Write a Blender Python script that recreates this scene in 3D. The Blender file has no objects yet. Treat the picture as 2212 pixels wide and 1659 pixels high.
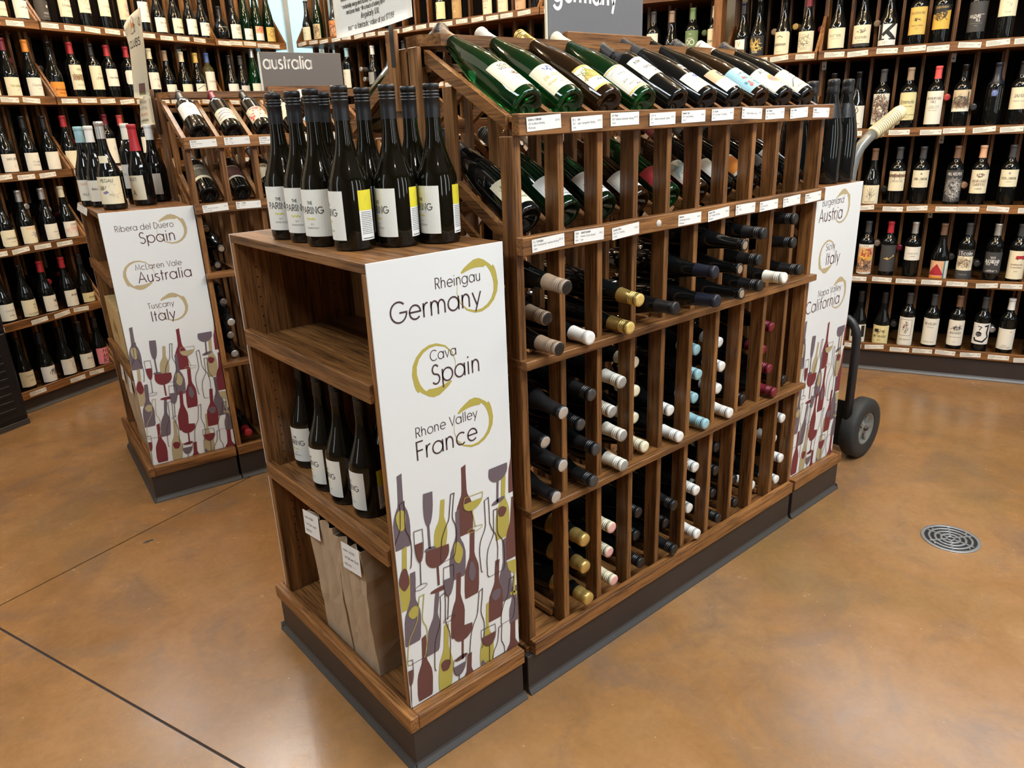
import bpy, math, random
from mathutils import Matrix, Vector
random.seed(7)
SC = bpy.context.scene
COL = SC.collection

# ------------------------------------------------------------------ camera
cam = bpy.data.cameras.new('camera'); camo = bpy.data.objects.new('camera', cam); COL.objects.link(camo)
cam.sensor_fit = 'HORIZONTAL'; cam.sensor_width = 36.0; cam.lens = 25.963
cam.clip_start = 0.02; cam.clip_end = 60
RX = (0.75560765, -0.65396113, -0.03730854); RY = (-0.24502103, -0.22936418, -0.94199616); RZ = (0.60747163, 0.72092088, -0.33354356)
CP = (-0.63763303, -1.14690727, 1.37781634)
camo.matrix_world = Matrix(((RX[0], -RY[0], -RZ[0], CP[0]), (RX[1], -RY[1], -RZ[1], CP[1]), (RX[2], -RY[2], -RZ[2], CP[2]), (0, 0, 0, 1)))
SC.camera = camo
vs = SC.view_settings; vs.view_transform = 'Standard'; vs.look = 'None'; vs.gamma = 1.0; vs.use_curve_mapping = False
vs.exposure = 0.46
# ------------------------------------------------------------------ world and light
wd = bpy.data.worlds.new('world'); SC.world = wd; wd.use_nodes = True
wd.node_tree.nodes['Background'].inputs[0].default_value = (0.75, 0.88, 1.0, 1); wd.node_tree.nodes['Background'].inputs[1].default_value = 0.6
SC.cycles.max_bounces = 6; SC.cycles.diffuse_bounces = 2; SC.cycles.glossy_bounces = 3; SC.cycles.transmission_bounces = 6
SC.cycles.use_adaptive_sampling = True; SC.cycles.adaptive_threshold = .08
SC.cycles.caustics_reflective = False; SC.cycles.caustics_refractive = False; SC.cycles.sample_clamp_indirect = 6.0
CEIL = 3.35
def spot(x, y, e, col=(1, .74, .44), z=CEIL - .12, r=.045):
    l = bpy.data.lights.new('ceiling_spot', 'POINT'); l.energy = e; l.color = col; l.shadow_soft_size = r
    o = bpy.data.objects.new('ceiling_spot', l); COL.objects.link(o); o.location = (x, y, z)
def area(x, y, z, sx, sy, e, col, rot):
    l = bpy.data.lights.new('daylight', 'AREA'); l.shape = 'RECTANGLE'; l.size = sx; l.size_y = sy; l.energy = e; l.color = col
    o = bpy.data.objects.new('daylight', l); COL.objects.link(o); o.location = (x, y, z); o.rotation_euler = rot
# warm spots in rows on the ceiling, a little in front of the wall racks and over the aisle
for x, y in ((1.75, -.35), (2.05, .35), (1.75, 1.35), (1.45, 2.3), (1.05, 3.1), (.15, 2.55), (-.55, 2.3), (2.25, -1.1)):
    for dx, dy in ((0, 0), (.24, .12), (-.10, .25), (.17, -.20)): spot(x + dx, y + dy, 8, r=.030)
for x, y in ((-1.7, .8), (-.5, -2.2), (1.3, -2.0)):
    spot(x, y, 12, (1, .88, .72))
# daylight: roof lights in front of and left of the racks, narrow shop windows behind the viewer
area(1.15, -1.75, CEIL - .03, 2.6, .9, 118, (.84, .93, 1.0), (0, 0, math.radians(8)))
area(.75, 3.45, CEIL - .03, .6, .45, 16, (.80, .91, 1.0), (0, 0, 0))
area(-1.55, .25, CEIL - .03, .6, 1.7, 50, (.84, .93, 1.0), (0, 0, 0))
area(-2.75, .5, 1.75, .26, 2.0, 6, (.76, .89, 1.0), (math.radians(90), 0, math.radians(-90)))
for x in (-.6, 1.2, 3.0): area(x, -3.9, 2.0, .36, 1.9, 10, (.88, .95, 1.0), (math.radians(90), 0, 0))

# ------------------------------------------------------------------ materials
MATS = {}
def nodes(name):
    m = bpy.data.materials.new(name); m.use_nodes = True
    nt = m.node_tree; return m, nt, nt.nodes['Principled BSDF']
def N(nt, t, **k):
    n = nt.nodes.new(t)
    for a, v in k.items(): setattr(n, a, v)
    return n
def pm(col, rough=.55, metal=0.0, var=.06, spec=.5, scale=60., bump=0.0, trans=0.0, ior=1.5, emit=0.0):
    key = (tuple(round(c, 4) for c in col), rough, metal, var, spec, scale, bump, trans, emit)
    if key in MATS: return MATS[key]
    m, nt, b = nodes('surface')
    b.inputs['Roughness'].default_value = rough; b.inputs['Metallic'].default_value = metal
    b.inputs['Specular IOR Level'].default_value = spec; b.inputs['IOR'].default_value = ior
    b.inputs['Transmission Weight'].default_value = trans
    tc = N(nt, 'ShaderNodeTexCoord'); no = N(nt, 'ShaderNodeTexNoise'); no.inputs['Scale'].default_value = scale; no.inputs['Detail'].default_value = 3
    nt.links.new(tc.outputs['Object'], no.inputs['Vector'])
    mx = N(nt, 'ShaderNodeMix', data_type='RGBA'); mx.inputs[6].default_value = (*[max(0, c * (1 - var)) for c in col], 1); mx.inputs[7].default_value = (*[min(1, c * (1 + var)) for c in col], 1)
    nt.links.new(no.outputs['Fac'], mx.inputs[0]); nt.links.new(mx.outputs[2], b.inputs['Base Color'])
    if bump:
        bp = N(nt, 'ShaderNodeBump'); bp.inputs['Strength'].default_value = bump; bp.inputs['Distance'].default_value = .002
        nt.links.new(no.outputs['Fac'], bp.inputs['Height']); nt.links.new(bp.outputs['Normal'], b.inputs['Normal'])
    if emit:
        b.inputs['Emission Color'].default_value = (*col, 1); b.inputs['Emission Strength'].default_value = emit
    MATS[key] = m; return m
def wood(axis, tone=1.0, name='oak'):
    key = ('wood', axis, tone)
    if key in MATS: return MATS[key]
    m, nt, b = nodes(name)
    tc = N(nt, 'ShaderNodeTexCoord'); oi = N(nt, 'ShaderNodeObjectInfo')
    off = N(nt, 'ShaderNodeVectorMath', operation='SCALE'); off.inputs[0].default_value = (7.3, 5.1, 9.7)
    nt.links.new(oi.outputs['Random'], off.inputs['Scale'])
    ad = N(nt, 'ShaderNodeVectorMath', operation='ADD'); nt.links.new(tc.outputs['Object'], ad.inputs[0]); nt.links.new(off.outputs[0], ad.inputs[1])
    mp = N(nt, 'ShaderNodeMapping'); s = [1, 1, 1]; s['xyz'.index(axis)] = .045; mp.inputs['Scale'].default_value = s
    nt.links.new(ad.outputs[0], mp.inputs['Vector'])
    n1 = N(nt, 'ShaderNodeTexNoise'); n1.inputs['Scale'].default_value = 210; n1.inputs['Detail'].default_value = 4; n1.inputs['Roughness'].default_value = .6
    n2 = N(nt, 'ShaderNodeTexNoise'); n2.inputs['Scale'].default_value = 34; n2.inputs['Detail'].default_value = 3; n2.inputs['Distortion'].default_value = .6
    for n in (n1, n2): nt.links.new(mp.outputs[0], n.inputs['Vector'])
    r1 = N(nt, 'ShaderNodeValToRGB'); e = r1.color_ramp.elements
    e[0].position = .36; e[0].color = (.22, .19, .17, 1); e[1].position = .53; e[1].color = (1, 1, 1, 1)
    nt.links.new(n1.outputs['Fac'], r1.inputs[0])
    r2 = N(nt, 'ShaderNodeValToRGB'); e = r2.color_ramp.elements
    e[0].position = .3; e[0].color = (.100 * tone, .039 * tone, .011 * tone, 1); e[1].position = .72; e[1].color = (.360 * tone, .160 * tone, .048 * tone, 1)
    nt.links.new(n2.outputs['Fac'], r2.inputs[0])
    mx = N(nt, 'ShaderNodeMix', data_type='RGBA', blend_type='MULTIPLY'); mx.inputs[0].default_value = .8
    nt.links.new(r2.outputs[0], mx.inputs[6]); nt.links.new(r1.outputs[0], mx.inputs[7])
    hv = N(nt, 'ShaderNodeHueSaturation'); mr = N(nt, 'ShaderNodeMapRange'); mr.inputs[3].default_value = .82; mr.inputs[4].default_value = 1.16
    nt.links.new(oi.outputs['Random'], mr.inputs[0]); nt.links.new(mr.outputs[0], hv.inputs['Value']); nt.links.new(mx.outputs[2], hv.inputs['Color'])
    nt.links.new(hv.outputs[0], b.inputs['Base Color'])
    b.inputs['Roughness'].default_value = .42
    bp = N(nt, 'ShaderNodeBump'); bp.inputs['Strength'].default_value = .25; bp.inputs['Distance'].default_value = .001
    nt.links.new(n1.outputs['Fac'], bp.inputs['Height']); nt.links.new(bp.outputs['Normal'], b.inputs['Normal'])
    MATS[key] = m; return m
def floor_mat():
    m, nt, b = nodes('stained_concrete')
    tc = N(nt, 'ShaderNodeTexCoord')
    def noise(sc, det, ro, dist=0):
        n = N(nt, 'ShaderNodeTexNoise'); n.inputs['Scale'].default_value = sc; n.inputs['Detail'].default_value = det; n.inputs['Roughness'].default_value = ro; n.inputs['Distortion'].default_value = dist
        nt.links.new(tc.outputs['Object'], n.inputs['Vector']); return n
    def ramp(src, *els):
        r = N(nt, 'ShaderNodeValToRGB'); cr = r.color_ramp
        cr.elements[0].position = els[0][0]; cr.elements[0].color = (*els[0][1], 1); cr.elements[1].position = els[-1][0]; cr.elements[1].color = (*els[-1][1], 1)
        for p, c in els[1:-1]: cr.elements.new(p).color = (*c, 1)
        nt.links.new(src, r.inputs[0]); return r.outputs[0]
    def mix(fac, a, c, mode='MIX'):
        mx = N(nt, 'ShaderNodeMix', data_type='RGBA', blend_type=mode)
        if isinstance(fac, float): mx.inputs[0].default_value = fac
        else: nt.links.new(fac, mx.inputs[0])
        for i, v in ((6, a), (7, c)):
            if isinstance(v, tuple): mx.inputs[i].default_value = (*v, 1)
            else: nt.links.new(v, mx.inputs[i])
        return mx.outputs[2]
    n1 = noise(1.5, 5, .55, .4); n2 = noise(2.6, 6, .6, 1.2); n3 = noise(55, 5, .7); n4 = noise(1.1, 4, .5, .8); n5 = noise(9, 6, .7, .6)
    base = ramp(n1.outputs['Fac'], (.30, (.215, .110, .042)), (.50, (.288, .146, .054)), (.70, (.330, .184, .082)))
    # cloudy grey-brown and olive stains of the acid wash
    st = ramp(n2.outputs['Fac'], (.50, (0, 0, 0)), (.68, (1, 1, 1))); base = mix(mix(.55, (0., 0., 0.), st), base, (.170, .112, .078))
    st = ramp(n4.outputs['Fac'], (.52, (0, 0, 0)), (.72, (1, 1, 1))); base = mix(mix(.5, (0., 0., 0.), st), base, (.205, .130, .045))
    base = mix(.45, base, ramp(n5.outputs['Fac'], (.25, (.70, .70, .70)), (.75, (1.2, 1.2, 1.2))), 'MULTIPLY'); base = mix(.35, base, ramp(n3.outputs['Fac'], (.2, (.70, .70, .70)), (.75, (1.2, 1.2, 1.2))), 'MULTIPLY')
    vo = N(nt, 'ShaderNodeTexVoronoi'); vo.inputs['Scale'].default_value = 19; nt.links.new(tc.outputs['Object'], vo.inputs['Vector'])
    lt = N(nt, 'ShaderNodeMath', operation='LESS_THAN'); lt.inputs[1].default_value = .028; nt.links.new(vo.outputs['Distance'], lt.inputs[0])
    nt.links.new(mix(lt.outputs[0], base, (.52, .40, .27)), b.inputs['Base Color'])
    rr = N(nt, 'ShaderNodeMapRange'); rr.inputs[3].default_value = .10; rr.inputs[4].default_value = .36; nt.links.new(n5.outputs['Fac'], rr.inputs[0]); nt.links.new(rr.outputs[0], b.inputs['Roughness'])
    b.inputs['Specular IOR Level'].default_value = .55
    bp = N(nt, 'ShaderNodeBump'); bp.inputs['Strength'].default_value = .10; bp.inputs['Distance'].default_value = .003
    nt.links.new(n3.outputs['Fac'], bp.inputs['Height']); nt.links.new(bp.outputs['Normal'], b.inputs['Normal'])
    return m
def glassy(name, col, trans=0.0, rough=.035):
    key = ('glass', name)
    if key in MATS: return MATS[key]
    m, nt, b = nodes(name)
    tc = N(nt, 'ShaderNodeTexCoord'); no = N(nt, 'ShaderNodeTexNoise'); no.inputs['Scale'].default_value = 40
    nt.links.new(tc.outputs['Object'], no.inputs['Vector'])
    mr = N(nt, 'ShaderNodeMapRange'); mr.inputs[3].default_value = rough * .8; mr.inputs[4].default_value = rough * 1.3
    nt.links.new(no.outputs['Fac'], mr.inputs[0]); nt.links.new(mr.outputs[0], b.inputs['Roughness'])
    b.inputs['Base Color'].default_value = (*col, 1); b.inputs['IOR'].default_value = 1.5; b.inputs['Transmission Weight'].default_value = trans
    bp = N(nt, 'ShaderNodeBump'); bp.inputs['Strength'].default_value = .04; bp.inputs['Distance'].default_value = .002
    nt.links.new(no.outputs['Fac'], bp.inputs['Height']); nt.links.new(bp.outputs['Normal'], b.inputs['Normal'])
    MATS[key] = m; return m
GLASS = {'dark': glassy('dark_glass', (.004, .005, .005)), 'green': glassy('green_glass', (.006, .145, .030), .88), 'brown': glassy('brown_glass', (.040, .018, .006), .6),
         'olive': glassy('olive_glass', (.004, .0036, .0016)), 'clear': glassy('clear_glass', (.62, .56, .22), .9), 'dgreen': glassy('deep_green_glass', (.002, .014, .005), .2)}
WX, WY, WZ = wood('x'), wood('y'), wood('z')
PLINTH = pm((.030, .022, .020), .45, var=.25, scale=9, bump=.02); COVE = pm((.045, .043, .042), .4, var=.15)
WHITE = pm((.72, .74, .735), .35, var=.02, scale=5)
BLK = pm((.008, .008, .009), .4); BLKG = pm((.006, .006, .007), .28)
CHAR = (.05, .035, .037)
C = dict(cream=(.80, .73, .52), ivory=(.80, .77, .66), white=(.80, .79, .74), yellow=(.72, .52, .13), gold=(.60, .42, .13), tan=(.30, .215, .145), black=(.010, .010, .011), ink=(.03, .028, .028),
         grey=(.30, .29, .27), dgrey=(.045, .045, .046), silver=(.62, .61, .58), red=(.42, .025, .035), dred=(.16, .012, .025), coral=(.72, .10, .09), orange=(.80, .28, .04), navy=(.008, .011, .022),
         lblue=(.30, .52, .58), teal=(.06, .24, .28), green=(.14, .22, .09), olive=(.30, .30, .05), pink=(.76, .42, .38), peach=(.72, .42, .24), brown=(.16, .085, .05), maroon=(.09, .028, .028), blue=(.08, .14, .40), lime=(.72, .66, .05), purple=(.22, .18, .36), warmgrey=(.235, .215, .20))
def ink(c): return pm(C[c] if isinstance(c, str) else c, .5, var=.04)
# ------------------------------------------------------------------ object helpers
def setp(o, label=None, cat=None, group=None, kind=None):
    if label: o['label'] = label
    if cat: o['category'] = cat
    if group: o['group'] = group
    if kind: o['kind'] = kind
    return o
def empty(name, loc=(0, 0, 0), rz=0.0, parent=None):
    o = bpy.data.objects.new(name, None); COL.objects.link(o); o.location = loc; o.rotation_euler = (0, 0, rz); o.empty_display_size = .05
    if parent: o.parent = parent
    return o
def link(name, me, parent=None, loc=None, rz=None):
    o = bpy.data.objects.new(name, me); COL.objects.link(o)
    if parent: o.parent = parent
    if loc: o.location = loc
    if rz is not None: o.rotation_euler = (0, 0, rz)
    return o
class MB:
    def __init__(s): s.v = []; s.f = []; s.m = []; s.mats = []; s.sm = []
    def mi(s, mat):
        if mat not in s.mats: s.mats.append(mat)
        return s.mats.index(mat)
    def hexa(s, P, mat, ch=0.0):
        # P: 8 corners, bottom ring 0-3 then top ring 4-7
        i = len(s.v); s.v += [tuple(p) for p in P]; k = s.mi(mat)
        for f in ((3, 2, 1, 0), (4, 5, 6, 7), (0, 1, 5, 4), (1, 2, 6, 5), (2, 3, 7, 6), (3, 0, 4, 7)):
            s.f.append(tuple(i + q for q in f)); s.m.append(k); s.sm.append(False)
        return s
    def box(s, x0, x1, y0, y1, z0, z1, mat, ch=0.0):
        if ch <= 0:
            return s.hexa([(x0, y0, z0), (x1, y0, z0), (x1, y1, z0), (x0, y1, z0), (x0, y0, z1), (x1, y0, z1), (x1, y1, z1), (x0, y1, z1)], mat)
        k = s.mi(mat); i = len(s.v); X = (x0, x1); Y = (y0, y1); Z = (z0, z1); sg = (1, -1)
        idx = {}
        for a in (0, 1):
            for b in (0, 1):
                for c in (0, 1):
                    for ax in range(3):
                        p = [X[a] + (sg[a] * ch if ax != 0 else 0), Y[b] + (sg[b] * ch if ax != 1 else 0), Z[c] + (sg[c] * ch if ax != 2 else 0)]
                        idx[a, b, c, ax] = len(s.v); s.v.append(tuple(p))
        def q(*t): s.f.append(t); s.m.append(k); s.sm.append(False)
        for a in (0, 1):
            l = [idx[a, 0, 0, 0], idx[a, 1, 0, 0], idx[a, 1, 1, 0], idx[a, 0, 1, 0]]; q(*(l if a else l[::-1]))
            l = [idx[0, a, 0, 1], idx[1, a, 0, 1], idx[1, a, 1, 1], idx[0, a, 1, 1]]; q(*(l[::-1] if a else l))
            l = [idx[0, 0, a, 2], idx[1, 0, a, 2], idx[1, 1, a, 2], idx[0, 1, a, 2]]; q(*(l if a else l[::-1]))
        for a in (0, 1):
            for b in (0, 1):
                l = [idx[a, b, 0, 0], idx[a, b, 1, 0], idx[a, b, 1, 1], idx[a, b, 0, 1]]; q(*l)
                l = [idx[a, 0, b, 0], idx[a, 1, b, 0], idx[a, 1, b, 2], idx[a, 0, b, 2]]; q(*l)
                l = [idx[0, a, b, 1], idx[1, a, b, 1], idx[1, a, b, 2], idx[0, a, b, 2]]; q(*l)
                for c in (0, 1): q(idx[a, b, c, 0], idx[a, b, c, 1], idx[a, b, c, 2])
        return s
    def prism(s, prof, x0, x1, mat):
        # profile in (y, z), extruded along x
        n = len(prof); i = len(s.v); k = s.mi(mat)
        s.v += [(x0, y, z) for y, z in prof] + [(x1, y, z) for y, z in prof]
        for a in range(n):
            b = (a + 1) % n; s.f.append((i + a, i + b, i + n + b, i + n + a)); s.m.append(k); s.sm.append(False)
        s.f.append(tuple(i + a for a in range(n))[::-1]); s.f.append(tuple(i + n + a for a in range(n))); s.m += [k, k]; s.sm += [False, False]
        return s
    def beam(s, p, q, w, h, mat, up=(0, 0, 1)):
        p = Vector(p); q = Vector(q); d = (q - p).normalized(); r = d.cross(Vector(up))
        if r.length < 1e-4: r = Vector((1, 0, 0))
        r.normalize(); u = r.cross(d); r *= w / 2; u *= h / 2
        return s.hexa([p - r - u, p + r - u, q + r - u, q - r - u, p - r + u, p + r + u, q + r + u, q - r + u], mat)
    def tube(s, pts, rad, mat, seg=12, cap=True):
        pts = [Vector(p) for p in pts]; k = s.mi(mat); i0 = len(s.v); n = len(pts); ref = Vector((0.3, 1, .2)).normalized()
        for j, p in enumerate(pts):
            d = (pts[min(j + 1, n - 1)] - pts[max(j - 1, 0)]).normalized(); r = d.cross(ref).normalized(); u = r.cross(d)
            rr = rad[j] if isinstance(rad, (list, tuple)) else rad
            for a in range(seg):
                t = 2 * math.pi * a / seg; s.v.append(tuple(p + r * rr * math.cos(t) + u * rr * math.sin(t)))
        for j in range(n - 1):
            for a in range(seg):
                b = (a + 1) % seg; s.f.append((i0 + j * seg + a, i0 + j * seg + b, i0 + (j + 1) * seg + b, i0 + (j + 1) * seg + a)); s.m.append(k); s.sm.append(True)
        if cap:
            s.f.append(tuple(i0 + a for a in range(seg))[::-1]); s.f.append(tuple(i0 + (n - 1) * seg + a for a in range(seg))); s.m += [k, k]; s.sm += [False, False]
        return s
    def lathe(s, prof, mat, seg=32, axis='z', at=(0, 0, 0), split=None, mat2=None):
        k = s.mi(mat); k2 = s.mi(mat2) if mat2 else k; i0 = len(s.v); n = len(prof)
        for r, z in prof:
            for a in range(seg):
                t = 2 * math.pi * a / seg; x, y = r * math.cos(t), r * math.sin(t)
                s.v.append((at[0] + x, at[1] + y, at[2] + z) if axis == 'z' else (at[0] + x, at[1] + z, at[2] + y))
        for j in range(n - 1):
            for a in range(seg):
                b = (a + 1) % seg; f = (i0 + j * seg + a, i0 + j * seg + b, i0 + (j + 1) * seg + b, i0 + (j + 1) * seg + a)
                s.f.append(f if axis == 'z' else f[::-1]); s.m.append(k2 if split is not None and j >= split else k); s.sm.append(True)
        return s
    def mesh(s, name):
        me = bpy.data.meshes.new(name); me.from_pydata(s.v, [], s.f)
        for m in s.mats: me.materials.append(m)
        me.polygons.foreach_set('material_index', s.m); me.polygons.foreach_set('use_smooth', s.sm); me.update()
        return me
    def build(s, name, parent=None, loc=None, rz=None): return link(name, s.mesh(name), parent, loc, rz)
def bx(name, x0, x1, y0, y1, z0, z1, mat, parent=None, ch=0.0015): return MB().box(x0, x1, y0, y1, z0, z1, mat, ch).build(name, parent)
ORD = ['first', 'second', 'third', 'fourth', 'fifth', 'sixth', 'seventh', 'eighth', 'ninth', 'tenth', 'eleventh', 'twelfth', 'thirteenth', 'fourteenth', 'fifteenth', 'sixteenth']
# ------------------------------------------------------------------ stroke lettering
def arc(cx, cy, rx, ry, a0, a1, n=10): return [(cx + rx * math.cos(math.radians(a0 + (a1 - a0) * i / n)), cy + ry * math.sin(math.radians(a0 + (a1 - a0) * i / n))) for i in range(n + 1)]
XH = .70
def O_(cx): return arc(cx, .35, .335, .345, 0, 360, 16)
def arch(x, w=.44): return [(x, .34)] + arc(x + w / 2, .40, w / 2, .29, 180, 0, 10) + [(x + w, 0)]
G = {
 'a': (.80, [O_(.37), [(.705, .7), (.705, 0)]]), 'b': (.82, [O_(.42), [(.085, 1.02), (.085, 0)]]), 'c': (.72, [arc(.40, .35, .335, .345, 48, 312, 13)]), 'd': (.82, [O_(.37), [(.705, 1.02), (.705, 0)]]),
 'e': (.76, [[(.07, .36), (.72, .36)] + arc(.40, .35, .325, .345, 2, 318, 15)]), 'f': (.38, [[(.17, 0), (.17, .80)] + arc(.33, .82, .16, .18, 180, 75, 5), [(.03, .66), (.34, .66)]]),
 'g': (.82, [O_(.37), [(.705, .7), (.705, .0)] + arc(.38, -.02, .325, .27, 0, -150, 8)]), 'h': (.66, [[(.09, 1.02), (.09, 0)], arch(.09)]), 'i': (.24, [[(.11, .7), (.11, 0)], [(.11, .88), (.11, .97)]]),
 'j': (.26, [[(.13, .7), (.13, -.16)] + arc(.0, -.16, .13, .12, 0, -90, 4), [(.13, .88), (.13, .97)]]), 'k': (.58, [[(.09, 1.02), (.09, 0)], [(.48, .7), (.10, .33)], [(.22, .45), (.53, 0)]]), 'l': (.22, [[(.11, 1.02), (.11, 0)]]),
 'm': (1.04, [[(.09, .7), (.09, 0)], arch(.09, .42), arch(.51, .42)]), 'n': (.66, [[(.09, .7), (.09, 0)], arch(.09)]), 'o': (.79, [O_(.395)]), 'p': (.82, [O_(.42), [(.085, .7), (.085, -.30)]]), 'q': (.82, [O_(.37), [(.705, .7), (.705, -.30)]]),
 'r': (.40, [[(.09, .7), (.09, 0)], [(.09, .36)] + arc(.32, .42, .22, .27, 170, 80, 5)]), 's': (.52, [arc(.26, .525, .17, .165, 40, 235, 8) + arc(.26, .18, .19, .175, 60, -145, 9)]), 't': (.36, [[(.16, .96), (.16, 0)], [(.02, .67), (.32, .67)]]),
 'u': (.66, [[(.09, .7)] + arc(.31, .29, .22, .28, 180, 360, 10) + [(.53, .7)], [(.53, .7), (.53, 0)]]), 'v': (.62, [[(.03, .7), (.30, 0), (.57, .7)]]), 'w': (.90, [[(.03, .7), (.24, 0), (.44, .68), (.64, 0), (.85, .7)]]),
 'x': (.58, [[(.05, .7), (.52, 0)], [(.52, .7), (.05, 0)]]), 'y': (.62, [[(.03, .7), (.31, .03)], [(.58, .7), (.20, -.30)]]), 'z': (.54, [[(.05, .68), (.48, .68), (.04, .02), (.50, .02)]]),
 'A': (.80, [[(.03, 0), (.39, 1), (.76, 0)], [(.16, .34), (.63, .34)]]), 'B': (.64, [[(.10, 0), (.10, 1), (.32, 1)] + arc(.34, .76, .2, .24, 90, -90, 7) + [(.10, .52)], [(.30, .52)] + arc(.34, .26, .23, .26, 90, -90, 7) + [(.10, 0)]]),
 'C': (.92, [arc(.52, .5, .45, .5, 45, 315, 15)]), 'D': (.80, [[(.10, 0), (.10, 1), (.28, 1)] + arc(.28, .5, .45, .5, 90, -90, 12) + [(.10, 0)]]), 'E': (.60, [[(.52, 1), (.10, 1), (.10, 0), (.53, 0)], [(.10, .52), (.49, .52)]]),
 'F': (.56, [[(.52, 1), (.10, 1), (.10, 0)], [(.10, .52), (.48, .52)]]), 'G': (1.0, [arc(.52, .5, .46, .5, 45, 345, 17) + [(.97, .47), (.56, .47)]]), 'H': (.76, [[(.10, 0), (.10, 1)], [(.66, 0), (.66, 1)], [(.10, .52), (.66, .52)]]), 'I': (.26, [[(.13, 0), (.13, 1)]]),
 'J': (.52, [[(.42, 1), (.42, .22)] + arc(.23, .22, .19, .22, 0, -160, 7)]), 'K': (.66, [[(.10, 0), (.10, 1)], [(.58, 1), (.11, .48)], [(.24, .62), (.62, 0)]]), 'L': (.50, [[(.10, 1), (.10, 0), (.46, 0)]]), 'M': (.98, [[(.08, 0), (.20, 1), (.49, .12), (.78, 1), (.90, 0)]]),
 'N': (.80, [[(.10, 0), (.10, 1), (.68, 0), (.68, 1)]]), 'O': (1.02, [arc(.51, .5, .46, .5, 0, 360, 18)]), 'P': (.62, [[(.10, 0), (.10, 1), (.30, 1)] + arc(.32, .735, .24, .265, 90, -90, 8) + [(.10, .47)]]), 'Q': (1.02, [arc(.51, .5, .46, .5, 0, 360, 18), [(.62, .28), (.92, -.06)]]),
 'R': (.64, [[(.10, 0), (.10, 1), (.30, 1)] + arc(.32, .735, .23, .265, 90, -90, 8) + [(.10, .47)], [(.30, .47), (.58, 0)]]), 'S': (.60, [arc(.30, .755, .20, .245, 30, 245, 9) + arc(.30, .255, .24, .255, 70, -150, 10)]), 'T': (.58, [[(.29, 0), (.29, 1)], [(.02, 1), (.56, 1)]]),
 'U': (.72, [[(.10, 1), (.10, .30)] + arc(.36, .28, .26, .28, 180, 360, 9) + [(.62, 1)]]), 'V': (.74, [[(.03, 1), (.37, 0), (.71, 1)]]), 'W': (1.06, [[(.03, 1), (.28, 0), (.53, .98), (.78, 0), (1.03, 1)]]), 'X': (.70, [[(.05, 1), (.64, 0)], [(.64, 1), (.05, 0)]]), 'Y': (.68, [[(.03, 1), (.34, .47), (.65, 1)], [(.34, .47), (.34, 0)]]), 'Z': (.62, [[(.06, 1), (.55, 1), (.05, 0), (.57, 0)]]),
 '0': (.62, [arc(.31, .5, .24, .5, 0, 360, 14)]), '1': (.40, [[(.08, .82), (.22, 1), (.22, 0)]]), '2': (.60, [arc(.29, .73, .22, .27, 165, -30, 8) + [(.05, 0), (.54, 0)]]), '3': (.58, [arc(.27, .75, .19, .25, 150, -80, 8) + arc(.27, .27, .23, .27, 80, -150, 9)]), '4': (.62, [[(.44, 0), (.44, 1), (.04, .28), (.58, .28)]]),
 '5': (.60, [[(.50, 1), (.18, 1), (.11, .55)] + arc(.28, .32, .24, .32, 115, -150, 9)]), '6': (.60, [[(.40, 1)] + arc(.30, .31, .24, .31, 140, 500, 14)]), '7': (.56, [[(.05, 1), (.52, 1), (.18, 0)]]), '8': (.60, [arc(.30, .76, .19, .24, 0, 360, 12), arc(.30, .26, .24, .26, 0, 360, 12)]), '9': (.60, [arc(.30, .69, .24, .31, 0, 360, 14), [(.53, .62), (.22, 0)]]),
 '.': (.22, [[(.11, 0), (.11, .08)]]), ',': (.22, [[(.13, .08), (.07, -.14)]]), "'": (.18, [[(.09, 1), (.07, .78)]]), '"': (.30, [[(.09, 1), (.08, .78)], [(.21, 1), (.20, .78)]]), '!': (.24, [[(.12, 1), (.12, .3)], [(.12, 0), (.12, .09)]]), '-': (.40, [[(.06, .4), (.34, .4)]]), '$': (.60, [arc(.30, .73, .19, .22, 30, 245, 7) + arc(.30, .27, .22, .23, 70, -150, 8), [(.30, 1.1), (.30, -.1)]]), '&': (.7, [arc(.32, .75, .17, .25, -40, 220, 8) + [(.6, 0)], arc(.28, .26, .22, .26, 110, 330, 8) + [(.6, .4)]]), ' ': (.34, []), ':': (.22, [[(.11, 0), (.11, .08)], [(.11, .5), (.11, .58)]]),
}
def text_w(t, tr=.05): return sum(G.get(c, G['-'])[0] + tr for c in t) - tr
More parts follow.
